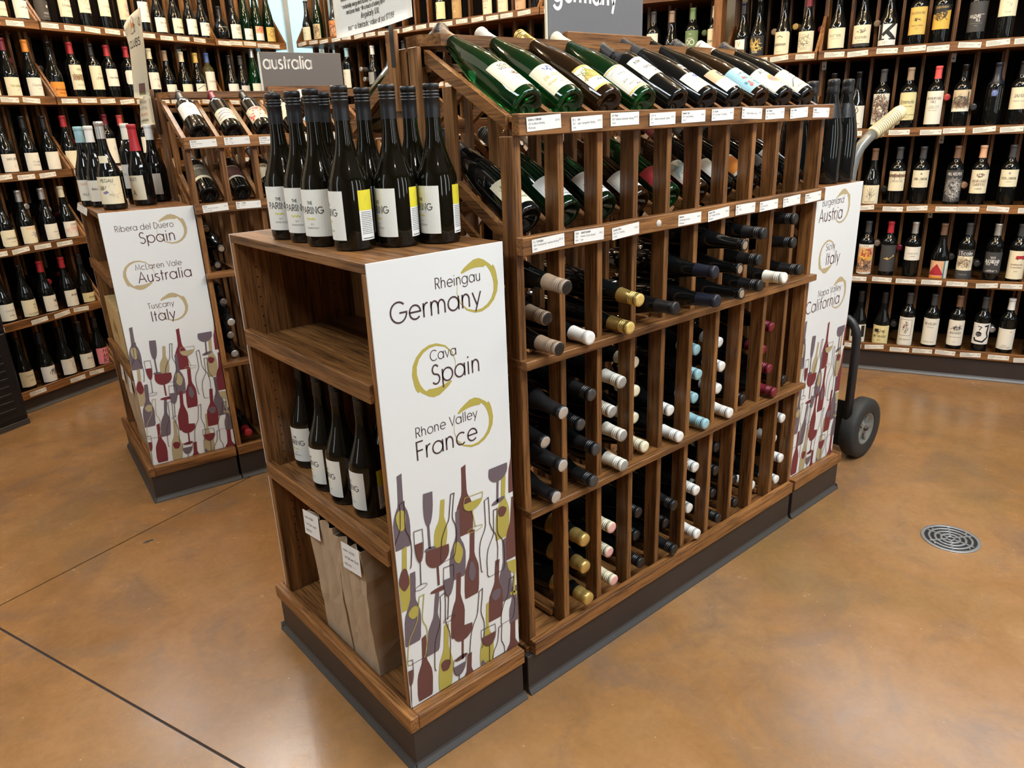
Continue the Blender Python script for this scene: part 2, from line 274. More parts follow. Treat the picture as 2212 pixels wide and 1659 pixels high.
class Print:
    """flat print: convex 2-D pieces with a colour and a layer, later laid on a plane or rolled round a cylinder"""
    def __init__(s): s.p = []
    def poly(s, pts, col, lay=1): s.p.append(([tuple(q) for q in pts], col, lay)); return s
    def rect(s, x0, x1, y0, y1, col, lay=1): return s.poly([(x0, y0), (x1, y0), (x1, y1), (x0, y1)], col, lay)
    def ell(s, cx, cy, rx, ry, col, lay=1, n=18): return s.poly([(cx + rx * math.cos(2 * math.pi * i / n), cy + ry * math.sin(2 * math.pi * i / n)) for i in range(n)], col, lay)
    def strip(s, L, R, col, lay=1):
        for i in range(len(L) - 1): s.poly([L[i], R[i], R[i + 1], L[i + 1]], col, lay)
        return s
    def ribbon(s, pts, w, col, lay=1):
        n = len(pts)
        if n < 2: return s
        closed = n > 3 and abs(pts[0][0] - pts[-1][0]) < 1e-6 and abs(pts[0][1] - pts[-1][1]) < 1e-6
        L, R = [], []
        for i, p in enumerate(pts):
            a = pts[i - 1] if i else (pts[-2] if closed else p); b = pts[i + 1] if i < n - 1 else (pts[1] if closed else p)
            d1 = (p[0] - a[0], p[1] - a[1]); d2 = (b[0] - p[0], b[1] - p[1])
            l1 = math.hypot(*d1) or 1e-9; l2 = math.hypot(*d2) or 1e-9
            n1 = (-d1[1] / l1, d1[0] / l1) if math.hypot(*d1) > 1e-9 else (-d2[1] / l2, d2[0] / l2)
            n2 = (-d2[1] / l2, d2[0] / l2) if math.hypot(*d2) > 1e-9 else n1
            m = (n1[0] + n2[0], n1[1] + n2[1]); ml = math.hypot(*m)
            if ml < .35: m = n1; k = 1
            else: m = (m[0] / ml, m[1] / ml); k = min(2.2, 1 / max(.3, m[0] * n1[0] + m[1] * n1[1]))
            ww = (w[i] if isinstance(w, (list, tuple)) else w) / 2 * k
            L.append((p[0] + m[0] * ww, p[1] + m[1] * ww)); R.append((p[0] - m[0] * ww, p[1] - m[1] * ww))
        return s.strip(L, R, col, lay)
    def text(s, t, x, y, h, col, lay=2, w=.10, width=None, al='l', serif=False, tr=.06, sl=0.0, step=1):
        tw = text_w(t, tr); sx = h if width is None else width / tw
        if al == 'c': x -= tw * sx / 2
        elif al == 'r': x -= tw * sx
        for c in t:
            adv, st = G.get(c, G['-'])
            for line in st:
                l = line if step == 1 or len(line) < 5 else line[::step] + ([line[-1]] if (len(line) - 1) % step else [])
                s.ribbon([(x + (q[0] + sl * q[1]) * sx, y + q[1] * h) for q in l], w * h, col, lay)
                if serif:
                    for e, nb in ((l[0], l[1]), (l[-1], l[-2])):
                        if abs(e[0] - nb[0]) < .6 * abs(e[1] - nb[1]) and (min(abs(e[1]), abs(e[1] - 1), abs(e[1] - XH)) < .03):
                            s.ribbon([(x + (e[0] - .10) * sx, y + e[1] * h), (x + (e[0] + .10) * sx, y + e[1] * h)], w * .55 * h, col, lay)
            x += (adv + tr) * sx
        return s
    def clip(s, x0, x1, y0, y1):
        out = []
        for pts, c, l in s.p:
            for ax, lim, sg in ((0, x0, 1), (0, x1, -1), (1, y0, 1), (1, y1, -1)):
                pts = cut(pts, ax, lim, sg)
                if len(pts) < 3: break
            if len(pts) >= 3: out.append((pts, c, l))
        s.p = out; return s
    def mesh(s, name, mapf, slice_w=None, colf=ink):
        mb = MB()
        for pts, c, l in s.p:
            pieces = [pts]
            if slice_w:
                a = min(q[0] for q in pts); b = max(q[0] for q in pts)
                if b - a > slice_w * 1.3:
                    pieces = []; n = int((b - a) / slice_w) + 1
                    for i in range(n):
                        q = cut(cut(pts, 0, a + (b - a) * i / n, 1), 0, a + (b - a) * (i + 1) / n, -1)
                        if len(q) >= 3: pieces.append(q)
            k = mb.mi(colf(c))
            for q in pieces:
                ar = sum(q[i - 1][0] * q[i][1] - q[i][0] * q[i - 1][1] for i in range(len(q)))
                if abs(ar) < 1e-12: continue
                if ar < 0: q = q[::-1]
                i0 = len(mb.v); mb.v += [mapf(x, y, l) for x, y in q]; mb.f.append(tuple(range(i0, i0 + len(q)))); mb.m.append(k); mb.sm.append(False)
        return mb.mesh(name)
def cut(pts, ax, lim, sg):
    out = []; n = len(pts)
    for i in range(n):
        p, q = pts[i - 1], pts[i]; a = sg * (p[ax] - lim); b = sg * (q[ax] - lim)
        if (a >= 0) != (b >= 0):
            t = a / (a - b); out.append((p[0] + (q[0] - p[0]) * t, p[1] + (q[1] - p[1]) * t))
        if b >= 0: out.append(q)
    return out
def cyl(r):
    return lambda x, y, l: ((r + .0004 + l * .00016) * math.sin(x / r), -(r + .0004 + l * .00016) * math.cos(x / r), y)
def flat(l0=.0003): return lambda x, y, l: (x, -l0 - l * .00012, y)
# ------------------------------------------------------------------ bottles
def _b(R, body, pts, H): return [(0, .016), (.012, .014), (R * .62, .004), (R * .84, 0), (R * .95, .002), (R, .008), (R, body * .5), (R, body)] + pts + [(.0142, H - .013), (.0156, H - .012), (.0156, H - .003), (.0145, H), (0, H)]
SHAPE = {
 'burg': (.0405, .295, _b(.0405, .118, [(.0400, .126), (.0382, .138), (.0340, .152), (.0285, .168), (.0235, .184), (.0195, .200), (.0168, .217), (.0152, .237), (.0143, .262)], .295)),
 'bord': (.0372, .300, _b(.0372, .183, [(.0368, .192), (.0345, .203), (.0285, .214), (.0212, .223), (.0170, .232), (.0152, .246), (.0143, .265)], .300)),
 'flute': (.0385, .345, _b(.0385, .128, [(.0380, .146), (.0362, .172), (.0328, .198), (.0280, .224), (.0230, .249), (.0190, .272), (.0164, .293), (.0150, .311), (.0143, .326)], .345)),
 'slim': (.0362, .300, _b(.0362, .150, [(.0356, .162), (.0325, .178), (.0275, .195), (.0225, .212), (.0185, .228), (.0160, .246), (.0146, .266)], .300)),
 'hock': (.0362, .345, _b(.0362, .135, [(.0356, .152), (.0338, .178), (.0305, .204), (.0262, .230), (.0218, .254), (.0182, .276), (.0160, .296), (.0148, .313), (.0143, .326)], .345)),
 'champ': (.0435, .318, _b(.0435, .132, [(.0425, .152), (.0388, .180), (.0324, .208), (.0254, .236), (.0198, .261), (.0170, .283)], .318)),
 'pair': (.0418, .306, _b(.0418, .118, [(.0413, .126), (.0400, .134), (.0370, .144), (.0325, .156), (.0277, .169), (.0235, .182), (.0200, .195), (.0172, .210), (.0155, .228), (.0147, .255)], .306)),
 'magnum': (.050, .375, _b(.050, .155, [(.049, .176), (.0455, .204), (.0385, .234), (.0305, .262), (.0240, .288), (.0190, .310), (.0162, .335)], .375)),
 'bocks': (.052, .225, [(0, .006), (.022, .004), (.030, 0), (.038, .008), (.047, .030), (.052, .058), (.050, .082), (.042, .106), (.030, .126), (.0205, .142), (.0165, .160), (.0145, .185), (.0142, .212), (.0156, .213), (.0156, .222), (.0145, .225), (0, .225)]),
}
CACHE = {}
def rad_at(shape, z):
    pr = SHAPE[shape][2]
    for (r0, z0), (r1, z1) in zip(pr[5:], pr[6:]):
        if z0 <= z <= z1 and z1 > z0: return r0 + (r1 - r0) * (z - z0) / (z1 - z0)
    return .0142
def glass_mesh(shape, glass):
    k = ('g', shape, glass)
    if k not in CACHE: CACHE[k] = MB().lathe(SHAPE[shape][2], GLASS[glass], 28).mesh('wine_bottle')
    return CACHE[k]
def cap_mesh(shape, kind, col, end):
    k = ('c', shape, kind, col, end)
    if k in CACHE: return CACHE[k]
    H = SHAPE[shape][1]; met = col in ('silver', 'gold', 'goldfoil')
    m1 = pm(C['gold'] if col == 'goldfoil' else C[col], .32 if met or kind == 'champ' else .38, .75 if met else 0.0, var=.08, bump=.35 if kind == 'champ' else 0)
    m2 = pm(C['gold'] if end == 'goldfoil' else C[end], .34, .6 if end in ('silver', 'goldfoil') else 0.0, var=.05)
    if kind == 'foil':
        L = .058; pr = [(rad_at(shape, H - L) + .0007, H - L), (rad_at(shape, H - L * .6) + .0008, H - L * .6), (.0153, H - .017), (.0153, H - .0135), (.0166, H - .0125), (.0166, H - .002), (.0150, H + .0008)]; sp = len(pr) - 1; pr += [(.009, H + .0010), (0, H + .0010)]
    elif kind == 'screw':
        L = .062; pr = [(rad_at(shape, H - L) + .0009, H - L), (max(.0156, rad_at(shape, H - L * .7) + .0009), H - L * .7), (.0158, H - .027), (.0162, H - .0265), (.0162, H - .0245), (.0146, H - .024), (.0146, H - .0225), (.0163, H - .022), (.0163, H - .0185), (.0146, H - .018), (.0146, H - .0165), (.0163, H - .016), (.0163, H - .0125), (.0146, H - .012), (.0146, H - .0105), (.0163, H - .010), (.0163, H - .002), (.0150, H + .0008)]; sp = len(pr) - 1; pr += [(.008, H + .0009), (0, H + .0009)]
    elif kind == 'long':
        L = .095; pr = [(rad_at(shape, H - L) + .0008, H - L), (rad_at(shape, H - L * .75) + .0009, H - L * .75), (rad_at(shape, H - L * .5) + .001, H - L * .5), (.0155, H - .02), (.0155, H - .0135), (.0168, H - .0125), (.0168, H - .002), (.0150, H + .0008)]; sp = len(pr) - 1; pr += [(.008, H + .001), (0, H + .001)]
    elif kind == 'champ':
        L = .115; pr = [(rad_at(shape, H - L) + .0009, H - L), (rad_at(shape, H - L * .7) + .0012, H - L * .7), (.0178, H - .055), (.0176, H - .045), (.0192, H - .040), (.0198, H - .032), (.0182, H - .022), (.0176, H - .018), (.0190, H - .012), (.0186, H - .003), (.0165, H + .0015)]; sp = len(pr) - 1; pr += [(.008, H + .003), (0, H + .0032)]
    else:  # bare lip with a cork
        pr = [(.0158, H - .002), (.0158, H + .0002), (.0108, H + .0006)]; sp = 2; pr += [(0, H + .0008)]
    CACHE[k] = MB().lathe(pr, m1, 20, split=sp, mat2=m2).mesh('capsule'); return CACHE[k]
PAPER = {}
def paper(c): return pm(C[c] if isinstance(c, str) else c, .6, var=.025, scale=25)
def lab_mesh(shape, z0, z1, w, col, draw, key):
    k = ('l', shape, round(z0, 4), round(z1, 4), round(w, 4), col, key)
    if k in CACHE: return CACHE[k]
    R = max(rad_at(shape, z0), rad_at(shape, z1))
    P = Print(); hw = w / 2; ch = .004
    if draw and getattr(draw, 'cutcorner', False): P.poly([(-hw + ch * 2, z0), (hw - ch * 2, z0), (hw, z0 + ch * 2), (hw, z1 - ch * 2), (hw - ch * 2, z1), (-hw + ch * 2, z1), (-hw, z1 - ch * 2), (-hw, z0 + ch * 2)], ('P', col), 0)
    else: P.rect(-hw, hw, z0, z1, ('P', col), 0)
    if draw:
        Q = Print(); draw(Q, w, z0, z1); Q.clip(-hw, hw, z0, z1); P.p += Q.p
    CACHE[k] = P.mesh('label', cyl(R), .006, lambda c: paper(c[1]) if isinstance(c, tuple) and c[0] == 'P' else ink(c)); return CACHE[k]
# ---- what is printed on labels
def T(*lines, rule=None, cutc=False, extra=None, border=None):
    """lines: (text, centre height 0-1, letter height as share of the label, colour, serif)"""
    def d(P, w, z0, z1):
        h = z1 - z0
        if border: 
            b = .0022; P.ribbon([(-w / 2 + b, z0 + b), (w / 2 - b, z0 + b), (w / 2 - b, z1 - b), (-w / 2 + b, z1 - b), (-w / 2 + b, z0 + b)], .0007, border, 1)
        for ln in lines:
            t, y, s, c = ln[:4]; se = ln[4] if len(ln) > 4 else True; hh = s * h
            vis = min(w * .86, .066); tw = text_w(t) * hh; wd = None if tw <= vis else vis
            P.text(t, 0, z0 + y * h - hh / 2, hh, c, 2, w=.13, width=wd, al='c', serif=se, step=2)
        if rule:
            for y in rule: P.rect(-w * .28, w * .28, z0 + y * h - .0004, z0 + y * h + .0004, 'grey', 2)
        if extra: extra(P, w, z0, z1)
    d.cutcorner = cutc
    return d
def scrib(cx, cy, rx, ry, n, col, seed, lw=.0009, lay=2):
    rnd = random.Random(seed)
    def d(P, w, z0, z1):
        h = z1 - z0
        for i in range(n):
            a = rnd.uniform(0, 6.28); r = rnd.uniform(.1, 1) ** .6
            x = cx * w + rx * w * r * math.cos(a); y = z0 + cy * h + ry * h * r * math.sin(a); b = rnd.uniform(0, 3.14); l = rnd.uniform(.15, .5) * rx * w
            P.ribbon([(x - l * math.cos(b), y - l * math.sin(b)), (x + l * .3 * math.cos(b + .5), y + l * .3 * math.sin(b + .5)), (x + l * math.cos(b + .2), y + l * math.sin(b + .2))], lw * rnd.uniform(.7, 1.6), col, lay)
    return d
def both(*fs):
    def d(P, w, z0, z1):
        for f in fs:
            if f: f(P, w, z0, z1)
    d.cutcorner = any(getattr(f, 'cutcorner', False) for f in fs if f)
    return d
def band(y0, y1, col, lay=1): return lambda P, w, z0, z1: P.rect(-w / 2, w / 2, z0 + y0 * (z1 - z0), z0 + y1 * (z1 - z0), col, lay)
def dot(cx, cy, r, col, lay=2, ry=None): return lambda P, w, z0, z1: P.ell(cx * w, z0 + cy * (z1 - z0), r, ry or r, col, lay)
def lines(pts, lw, col, lay=2):
    """pts in label shares: x -.5..5, y 0..1"""
    return lambda P, w, z0, z1: P.ribbon([(x * w, z0 + y * (z1 - z0)) for x, y in pts], lw, col, lay)
def fill(pts, col, lay=1): return lambda P, w, z0, z1: P.poly([(x * w, z0 + y * (z1 - z0)) for x, y in pts], col, lay)
def big(t, y, s, col, lw=.1, serif=False, x=0): return lambda P, w, z0, z1: P.text(t, x * w, z0 + y * (z1 - z0), s * (z1 - z0), col, 3, w=lw, al='c', serif=serif)
DANCER = both(lines([(-.02, .62), (.06, .95), (.13, .78), (.02, .60), (.0, .45), (.08, .30)], .0030, 'black'), dot(0, .68, .0042, 'black'), fill([(-.18, .38), (.0, .44), (.12, .30), (.16, .22), (-.05, .18), (-.22, .30)], 'black'), lines([(-.25, .22), (.25, .20)], .002, 'black'), lines([(-.05, .2), (-.02, .05)], .0016, 'black'), lines([(-.36, .42), (-.30, .48)], .0012, 'ink'))
SHOE = both(lines([(.12, .86), (.30, .9), (.26, .55), (.34, .35), (.10, .12), (-.25, .16), (-.32, .3)], .0085, 'black'), dot(-.12, .48, .014, 'black'), lines([(-.12, .66), (-.02, .82), (-.2, .86)], .004, 'black'), lines([(-.3, .52), (.05, .46)], .0012, 'white', 4), lines([(-.28, .44), (.02, .38)], .0012, 'white', 4))
WAGON = both(scrib(0, .68, .24, .10, 26, 'ink', 3), fill([(-.28, .64), (-.06, .64), (-.06, .82), (-.28, .80)], 'ink', 2), T(('BROWERS GOLD', .42, .11, 'ink'), ('2021', .22, .08, 'ink')))
CASTLE = both(band(.0, .15, 'ivory', 1), scrib(0, .50, .42, .2, 90, 'ink', 11), fill([(.25, .4), (.34, .4), (.34, .86), (.295, .95), (.25, .86)], 'brown', 2), scrib(0, .32, .45, .1, 70, 'brown', 12), lines([(-.4, .62), (-.1, .7), (.2, .62)], .0015, 'ink'))
MOUNT = both(band(.3, 1, 'peach', 1), band(.0, .18, 'orange', 1), fill([(-.5, .22), (-.1, .84), (.22, .25), (.22, .2), (-.5, .2)], 'red', 2), fill([(.2, 0), (.27, 0), (.27, 1), (.2, 1)], 'teal', 3), fill([(.27, 0), (.5, 0), (.5, 1), (.27, 1)], 'ivory', 2), scrib(.40, .5, .06, .38, 14, 'ink', 5, lay=4), lines([(-.3, .55), (-.12, .75), (.05, .5)], .0015, 'dred', 4))
HAND = both(lines([(0, .15), (0, .45), (-.16, .78)], .0016, 'ink'), lines([(0, .45), (-.04, .88)], .0016, 'ink'), lines([(0, .45), (.08, .88)], .0016, 'ink'), lines([(.02, .42), (.2, .78)], .0016, 'ink'), lines([(.04, .35), (.26, .58)], .0016, 'ink'), scrib(0, .4, .2, .2, 22, 'ink', 8, .0007), T(('HANDSTAND', .1, .07, 'ink')))
BRANCH = both(scrib(-.05, .55, .36, .3, 34, 'ink', 21, .0011), lines([(-.35, .35), (-.1, .6), (.3, .85)], .0008, 'ink'), T(('SAND', .17, .12, 'grey')))
COLLAGE = both(scrib(0, .5, .48, .46, 150, 'ink', 31, .0016), scrib(0, .5, .46, .44, 70, 'brown', 32, .0018), scrib(0, .5, .45, .44, 40, 'peach', 33, .0018))
GRIFFIN = both(scrib(0, .76, .16, .09, 20, 'maroon', 41, .0016), T(('BARNARD', .53, .11, 'maroon'), ('GRIFFIN', .38, .11, 'maroon'), ('CABERNET', .2, .05, 'ink')))
HORN = both(lines([(-.22, .5), (0, .46), (.18, .54), (.30, .62)], .0034, 'gold'), dot(-.05, .5, .006, 'gold'), dot(.3, .6, .005, 'gold'))
MASS = both(band(.90, 1, 'ivory', 1), band(.05, .90, 'peach', 1), fill([(-.4, .55), (-.1, .85), (.3, .8), (.45, .5), (0, .45)], 'yellow', 2), scrib(.12, .72, .28, .12, 40, 'red', 51, .0022, 3), scrib(0, .3, .45, .22, 80, 'ink', 52, .0014, 3), scrib(0, .5, .4, .1, 22, 'orange', 53, .0018, 3), T(('MASSLE', .95, .05, 'ink', False)))
ECOLE = both(fill([(-.42, .3), (.42, .3), (.42, .78), (-.42, .78)], 'cream', 1), scrib(0, .55, .36, .16, 60, 'brown', 61, .0013), T(("L'Ecole", .88, .12, 'white')), T(('CABERNET', .16, .045, 'grey')))
KEEPER = both(scrib(0, .42, .42, .36, 90, 'grey', 71, .0018), scrib(.1, .35, .25, .28, 40, 'silver', 72, .0016), T(('HILL KEEPER', .88, .085, 'white', False)))
FRAME = both(lines([(-.30, .36), (.30, .36), (.30, .92), (-.30, .92), (-.30, .36)], .0018, 'ink'), scrib(0, .64, .15, .20, 34, 'ink', 81, .0016), scrib(0, .7, .1, .1, 8, 'red', 82, .0016), T(('Merlot Reserve', .22, .05, 'grey')))
BIRD = both(scrib(.05, .70, .24, .07, 26, 'ink', 91, .0014), lines([(-.3, .62), (0, .72), (.3, .8)], .0022, 'ink'), T(('BANSHEE', .50, .08, 'ink'), ('sonoma county cabernet', .34, .035, 'grey'), ('2021', .14, .04, 'grey'), cutc=True))
CAR = both(fill([(-.1, .72), (.35, .72), (.30, .84), (-.06, .83)], 'red', 2), dot(0, .71, .003, 'ink', 3), dot(.25, .71, .003, 'ink', 3), T(('freelander', .52, .06, 'dred'), ('Columbia', .42, .06, 'dred'), ('2019', .28, .05, 'grey')))
FLEUR = both(scrib(-.1, .62, .4, .2, 40, 'gold', 95, .0024), scrib(.1, .4, .3, .16, 24, 'yellow', 96, .002))
ROUNDRED = both(*[dot(random.Random(i).uniform(-.44, .44), random.Random(i + 99).uniform(.08, .92), .0028 + .0015 * (i % 3), 'coral', 2 + i % 2) for i in range(34)])
def bottle(name, parent, loc, shape='burg', glass='dark', cap=('foil', 'black', None), lab=None, rx=0.0, rz=0.0, label='', group='', ry=0.0, extra=()):
    """lab: (z0, z1, visible width, paper, draw, key)"""
    o = link(name, glass_mesh(shape, glass)); o.rotation_mode = 'ZYX'; o.rotation_euler = (rx, ry, rz)
    if parent is None: o.location = loc
    else:   # place in the frame of a rack, as a thing of its own
        M = parent @ Matrix.Translation(loc) @ Matrix.Rotation(rx, 4, 'X') @ Matrix.Rotation(ry, 4, 'Y') @ Matrix.Rotation(rz, 4, 'Z')
        o.rotation_mode = 'XYZ'; o.location = M.to_translation(); o.rotation_euler = M.to_euler('XYZ')
    setp(o, label, 'wine bottle', group)
    if cap: link('capsule', cap_mesh(shape, cap[0], cap[1], cap[2] or cap[1]), o)
    labs = ([lab] if lab else []) + list(extra)
    for i, lb in enumerate(labs):
        z0, z1, w, col, draw, key = lb[:6]; R = SHAPE[shape][0]; s = min(.97, w / (2 * R)); aw = 2 * R * math.asin(s) if w < 2.05 * R else w
        l = link('label' if i == 0 else ('neck_label' if z0 > .15 else 'back_label'), lab_mesh(shape, z0, z1, aw, col, draw, key), o)
        if len(lb) > 6: l.rotation_euler = (0, 0, lb[6])
    return o
def frame(x, y, yaw): return Matrix.Translation((x, y, 0)) @ Matrix.Rotation(yaw, 4, 'Z')
# ------------------------------------------------------------------ room
JA = math.radians(18.7); JO = (-.672, 1.414)     # saw-cut joint crossing and direction
def build_floor():
    mb = MB(); fm = floor_mat(); dk = pm((.035, .035, .042), .7, var=.3, scale=30)
    def w(a, b, z): return (JO[0] + a * math.cos(JA) - b * math.sin(JA), JO[1] + a * math.sin(JA) + b * math.cos(JA), z)
    g = .0035; L = 9
    for a0, a1 in ((-L, -g), (g, L)):
        for b0, b1 in ((-L, -g), (g, L)):
            mb.hexa([w(a0, b0, -.02), w(a1, b0, -.02), w(a1, b1, -.02), w(a0, b1, -.02), w(a0, b0, 0), w(a1, b0, 0), w(a1, b1, 0), w(a0, b1, 0)], fm)
    mb.hexa([w(-L, -L, -.03), w(L, -L, -.03), w(L, L, -.03), w(-L, L, -.03), w(-L, -L, -.006), w(L, -L, -.006), w(L, L, -.006), w(-L, L, -.006)], dk)
    return setp(mb.build('floor'), kind='structure')
build_floor()
DARKW = pm((.10, .075, .06), .7, var=.15, scale=2); WALLM = pm((.62, .58, .50), .7, var=.05, scale=3, bump=.05); CEILM = pm((.30, .28, .26), .8, var=.03, scale=3)
setp(bx('ceiling', -4.2, 5.2, -5, 7, CEIL, CEIL + .1, CEILM, ch=0), kind='structure')
def wall_seg(name, p, q, z0=0, z1=CEIL, th=.1, mat=None, n=(0, 0)):
    p = Vector((*p, 0)); q = Vector((*q, 0)); d = (q - p).normalized(); nn = Vector((d.y, -d.x, 0)) * th
    if nn.dot(Vector((.8, .9, 0)) - p) > 0: nn = -nn
    P = [p, q, q + nn, p + nn]
    return setp(MB().hexa([(*a.xy, z0) for a in P] + [(*a.xy, z1) for a in P], mat or WALLM).build(name), kind='structure')
wall_seg('wall_left', (-2.7, 2.75), (1.15, 4.63)); wall_seg('wall_left', (1.15, 4.63), (1.84, 4.80)); wall_seg('wall_right', (4.85, -1.5), (3.82, 1.2)); wall_seg('wall_right', (3.82, 1.2), (3.24, 2.75)); wall_seg('wall_right', (3.24, 2.75), (2.74, 4.95))
wall_seg('wall_back', (1.84, 4.80), (1.92, 5.6)); wall_seg('wall_back', (2.74, 4.95), (2.86, 5.6))
wall_seg('wall_side', (-3.05, -4.2), (-2.7, 2.75), mat=DARKW); wall_seg('wall_front', (-3.05, -4.05), (5.0, -4.05), mat=DARKW); wall_seg('wall_right', (5.0, -4.05), (4.85, -1.5))
# clerestory windows above the wall racks, out of frame
SKY = pm((.72, .86, 1.0), .2, emit=5.0, var=.02, scale=2); FRM = pm((.72, .75, .78), .4)
def clere(n, p, yaw, L):
    e = setp(empty('window_%d' % n, (p[0], p[1], 2.62), math.radians(yaw)), kind='structure')
    bx('pane', .04, L - .04, .02, .03, .04, .62, SKY, e, 0); bx('window_frame', 0, L, .0, .03, -.02, .039, FRM, e); bx('window_frame', 0, L, .0, .03, .621, .68, FRM, e)
    for x in (0, L / 2 - .02, L - .04): bx('window_frame', x, x + .039, 0, .03, .04, .62, FRM, e)
clere(2, (3.86, .95), -69.1, 1.9); clere(3, (.0, 4.015), 26, 1.15)
# tall window in the gap between the two rows of wall racks
def win():
    e = setp(empty('window_1', (2.385, 5.45, 0), math.radians(0)), kind='structure')
    fr = pm((.72, .75, .78), .4); pane = pm((.42, .76, .88), .1, emit=.95, var=.02, scale=2)
    bx('window_frame', -.42, -.17, -.03, .05, .0, CEIL, fr, e); bx('window_frame', .12, .17, -.03, .05, .0, CEIL, fr, e); bx('window_frame', .42, .47, -.03, .05, .0, CEIL, fr, e)
    bx('window_sill', -.42, .47, -.06, .05, .86, .90, fr, e)
    bx('pane', -.17, .12, .0, .01, .90, CEIL, pane, e, 0); bx('pane', .17, .42, .0, .01, .90, CEIL, pane, e, 0)
    bx('apron', -.42, .47, .0, .04, 0, .86, fr, e)
win()
# ------------------------------------------------------------------ floor drain
def drain():
    e = setp(empty('floor_drain', (1.8645, -.438, 0), math.radians(25)), 'round slotted steel drain grate set in the brown floor', 'drain')
    st = pm((.42, .43, .44), .38, .8, var=.12, scale=90); pit = pm((.006, .006, .006), .8)
    mb = MB(); mb.lathe([(0, .0006), (.082, .0006)], pit, 40); mb.build('drain_pit', e)
    def ann(a, b): return [(a, .0008), (a, .0030), (a + .001, .0034), (b - .001, .0034), (b, .0030), (b, .0006)]
    MB().lathe(ann(.078, .089), st, 56).build('rim', e)
    for a, b in ((.0085, .0140), (.0240, .0315), (.0420, .0495), (.0600, .0675)): MB().lathe(ann(a, b), st, 48).build('grate_ring', e)
    for i in range(6):
        a = math.radians(60 * i + (0 if i % 2 == 0 else 0)); c, s = math.cos(a), math.sin(a); w = .0034
        P = [(.013 * c + w * s, .013 * s - w * c), (.075 * c + w * s, .075 * s - w * c), (.075 * c - w * s, .075 * s + w * c), (.013 * c - w * s, .013 * s + w * c)]
        MB().hexa([(*p, .0008) for p in P] + [(*p, .0033) for p in P], st).build('grate_spoke', e)
    for i in range(4):
        a = math.radians(45 + 90 * i); MB().lathe([(0, .0044), (.003, .0042), (.0036, .0034)], pm((.25, .25, .25), .4, .7), 10, at=(.071 * math.cos(a), .071 * math.sin(a), 0)).build('screw', e)
drain()
def chip(x, y, r, seed, col):
    rnd = random.Random(seed); n = 9; mb = MB(); k = mb.mi(pm(col, .6)); pts = [(x + r * rnd.uniform(.5, 1.2) * math.cos(6.283 * i / n) * 1.8, y + r * rnd.uniform(.4, .9) * math.sin(6.283 * i / n)) for i in range(n)]
    mb.v = [(*p, .0006) for p in pts]; mb.f = [tuple(range(n))]; mb.m = [k]; mb.sm = [False]; return mb
setp(chip(-.146, 1.508, .012, 3, (.03, .035, .04)).build('floor_chip'), 'small dark worn chip in the brown floor coating', 'chip')
# ------------------------------------------------------------------ printed art on the end panels (x right, y up, metres)
A_B = [('p', .026, .569, .018, .404, .0116, .0417), ('y', .125, .478, .109, .364, .0119, .0349), ('b', .185, .534, .178, .370, .0125, .0469), ('y', .295, .482, .282, .317, .0123, .0418), ('p', .161, .435, .150, .270, .0111, .0446),
 ('b', .198, .374, .185, .207, .0130, .0419), ('y', .022, .404, .008, .256, .0119, .0337), ('p', .036, .339, .020, .165, .0131, .0429), ('p', .093, .262, .068, .112, .0108, .0368), ('b', .153, .284, .138, .121, .0128, .0388),
 ('p', .287, .311, .285, .145, .0102, .0396), ('b', .265, .267, .249, .109, .0125, .0450), ('y', .229, .164, .215, -.017, .0075, .0423), ('y', .110, .168, .094, .002, .0126, .0405), ('b', .048, .168, .039, .006, .0120, .0415),
 ('b', .168, .057, .156, -.06, .0134, .0383), ('b', .303, .073, .296, -.07, .0149, .0606), ('b', .322, .412, .306, .252, .0142, .0381), ('b', .328, .56, .320, .425, .0139, .0279), ('p', .312, .172, .308, .073, .0159, .0317)]
A_O = [(.151, .483, .126, .329, .0087, .0413), (.242, .433, .240, .255, .0115, .0527), (.265, .400, .259, .233, .0108, .0539), (.211, .208, .187, .051, .0106, .0411), (.263, .082, .250, -.03, .0103, .0386), (.026, .506, .013, .351, .0109, .0429), (.052, .274, .024, .116, .0125, .0500), (.106, .248, .090, .062, .0133, .0442), (.305, .20, .285, .085, .0120, .0420)]
A_L = [('y', .020, .470, .0225, .0521), ('b', .285, .387, .0246, .0276), ('y', .155, .335, .0246, .0538), ('p', .190, .271, .0196, .0472), ('b', .014, .331, .0246, .0510), ('y', .029, .242, .0246, .0306), ('p', .256, .176, .0276, .0318), ('b', .099, .062, .0271, .0323), ('p', .204, .002, .0129, .0285)]
A_G = [('p', 'p', (.078, .509), (.101, .507), (.084, .430), (.083, .377), (.069, .376), (.099, .373)), ('yo', 'y', (.182, .460), (.232, .458), (.200, .424), (.207, .379), (.184, .374), (.227, .375)), ('p', 'p', (.254, .504), (.306, .504), (.277, .466), (.273, .415), (.256, .414), (.295, .421)),
 ('b', 'b', (.073, .373), (.132, .368), (.099, .324), (.098, .278), (.074, .268), (.137, .266)), ('bo', 'b', (.047, .433), (.068, .431), (.056, .355), (.053, .300), (.037, .295), (.068, .296)), ('bo', 'p', (.114, .315), (.141, .312), (.121, .238), (.114, .180), (.102, .179), (.135, .180)),
 ('b', 'b', (.130, .146), (.181, .137), (.151, .102), (.147, .052), (.125, .058), (.162, .060)), ('bo', 'b', (.205, .101), (.247, .098), (.227, .046), (.224, -.002), (.211, .001), (.237, -.007)), ('bo', 'p', (.122, .062), (.157, .061), (.134, .014), (.131, -.008), (.123, -.006), (.140, -.011)),
 ('y', 'y', (.293, .249), (.325, .244), (.315, .211), (.311, .154), (.297, .158), (.323, .150)), ('bo', 'b', (-.003, .130), (.014, .127), (.004, .063), (.0, .002), (-.005, .003), (.002, .001))]
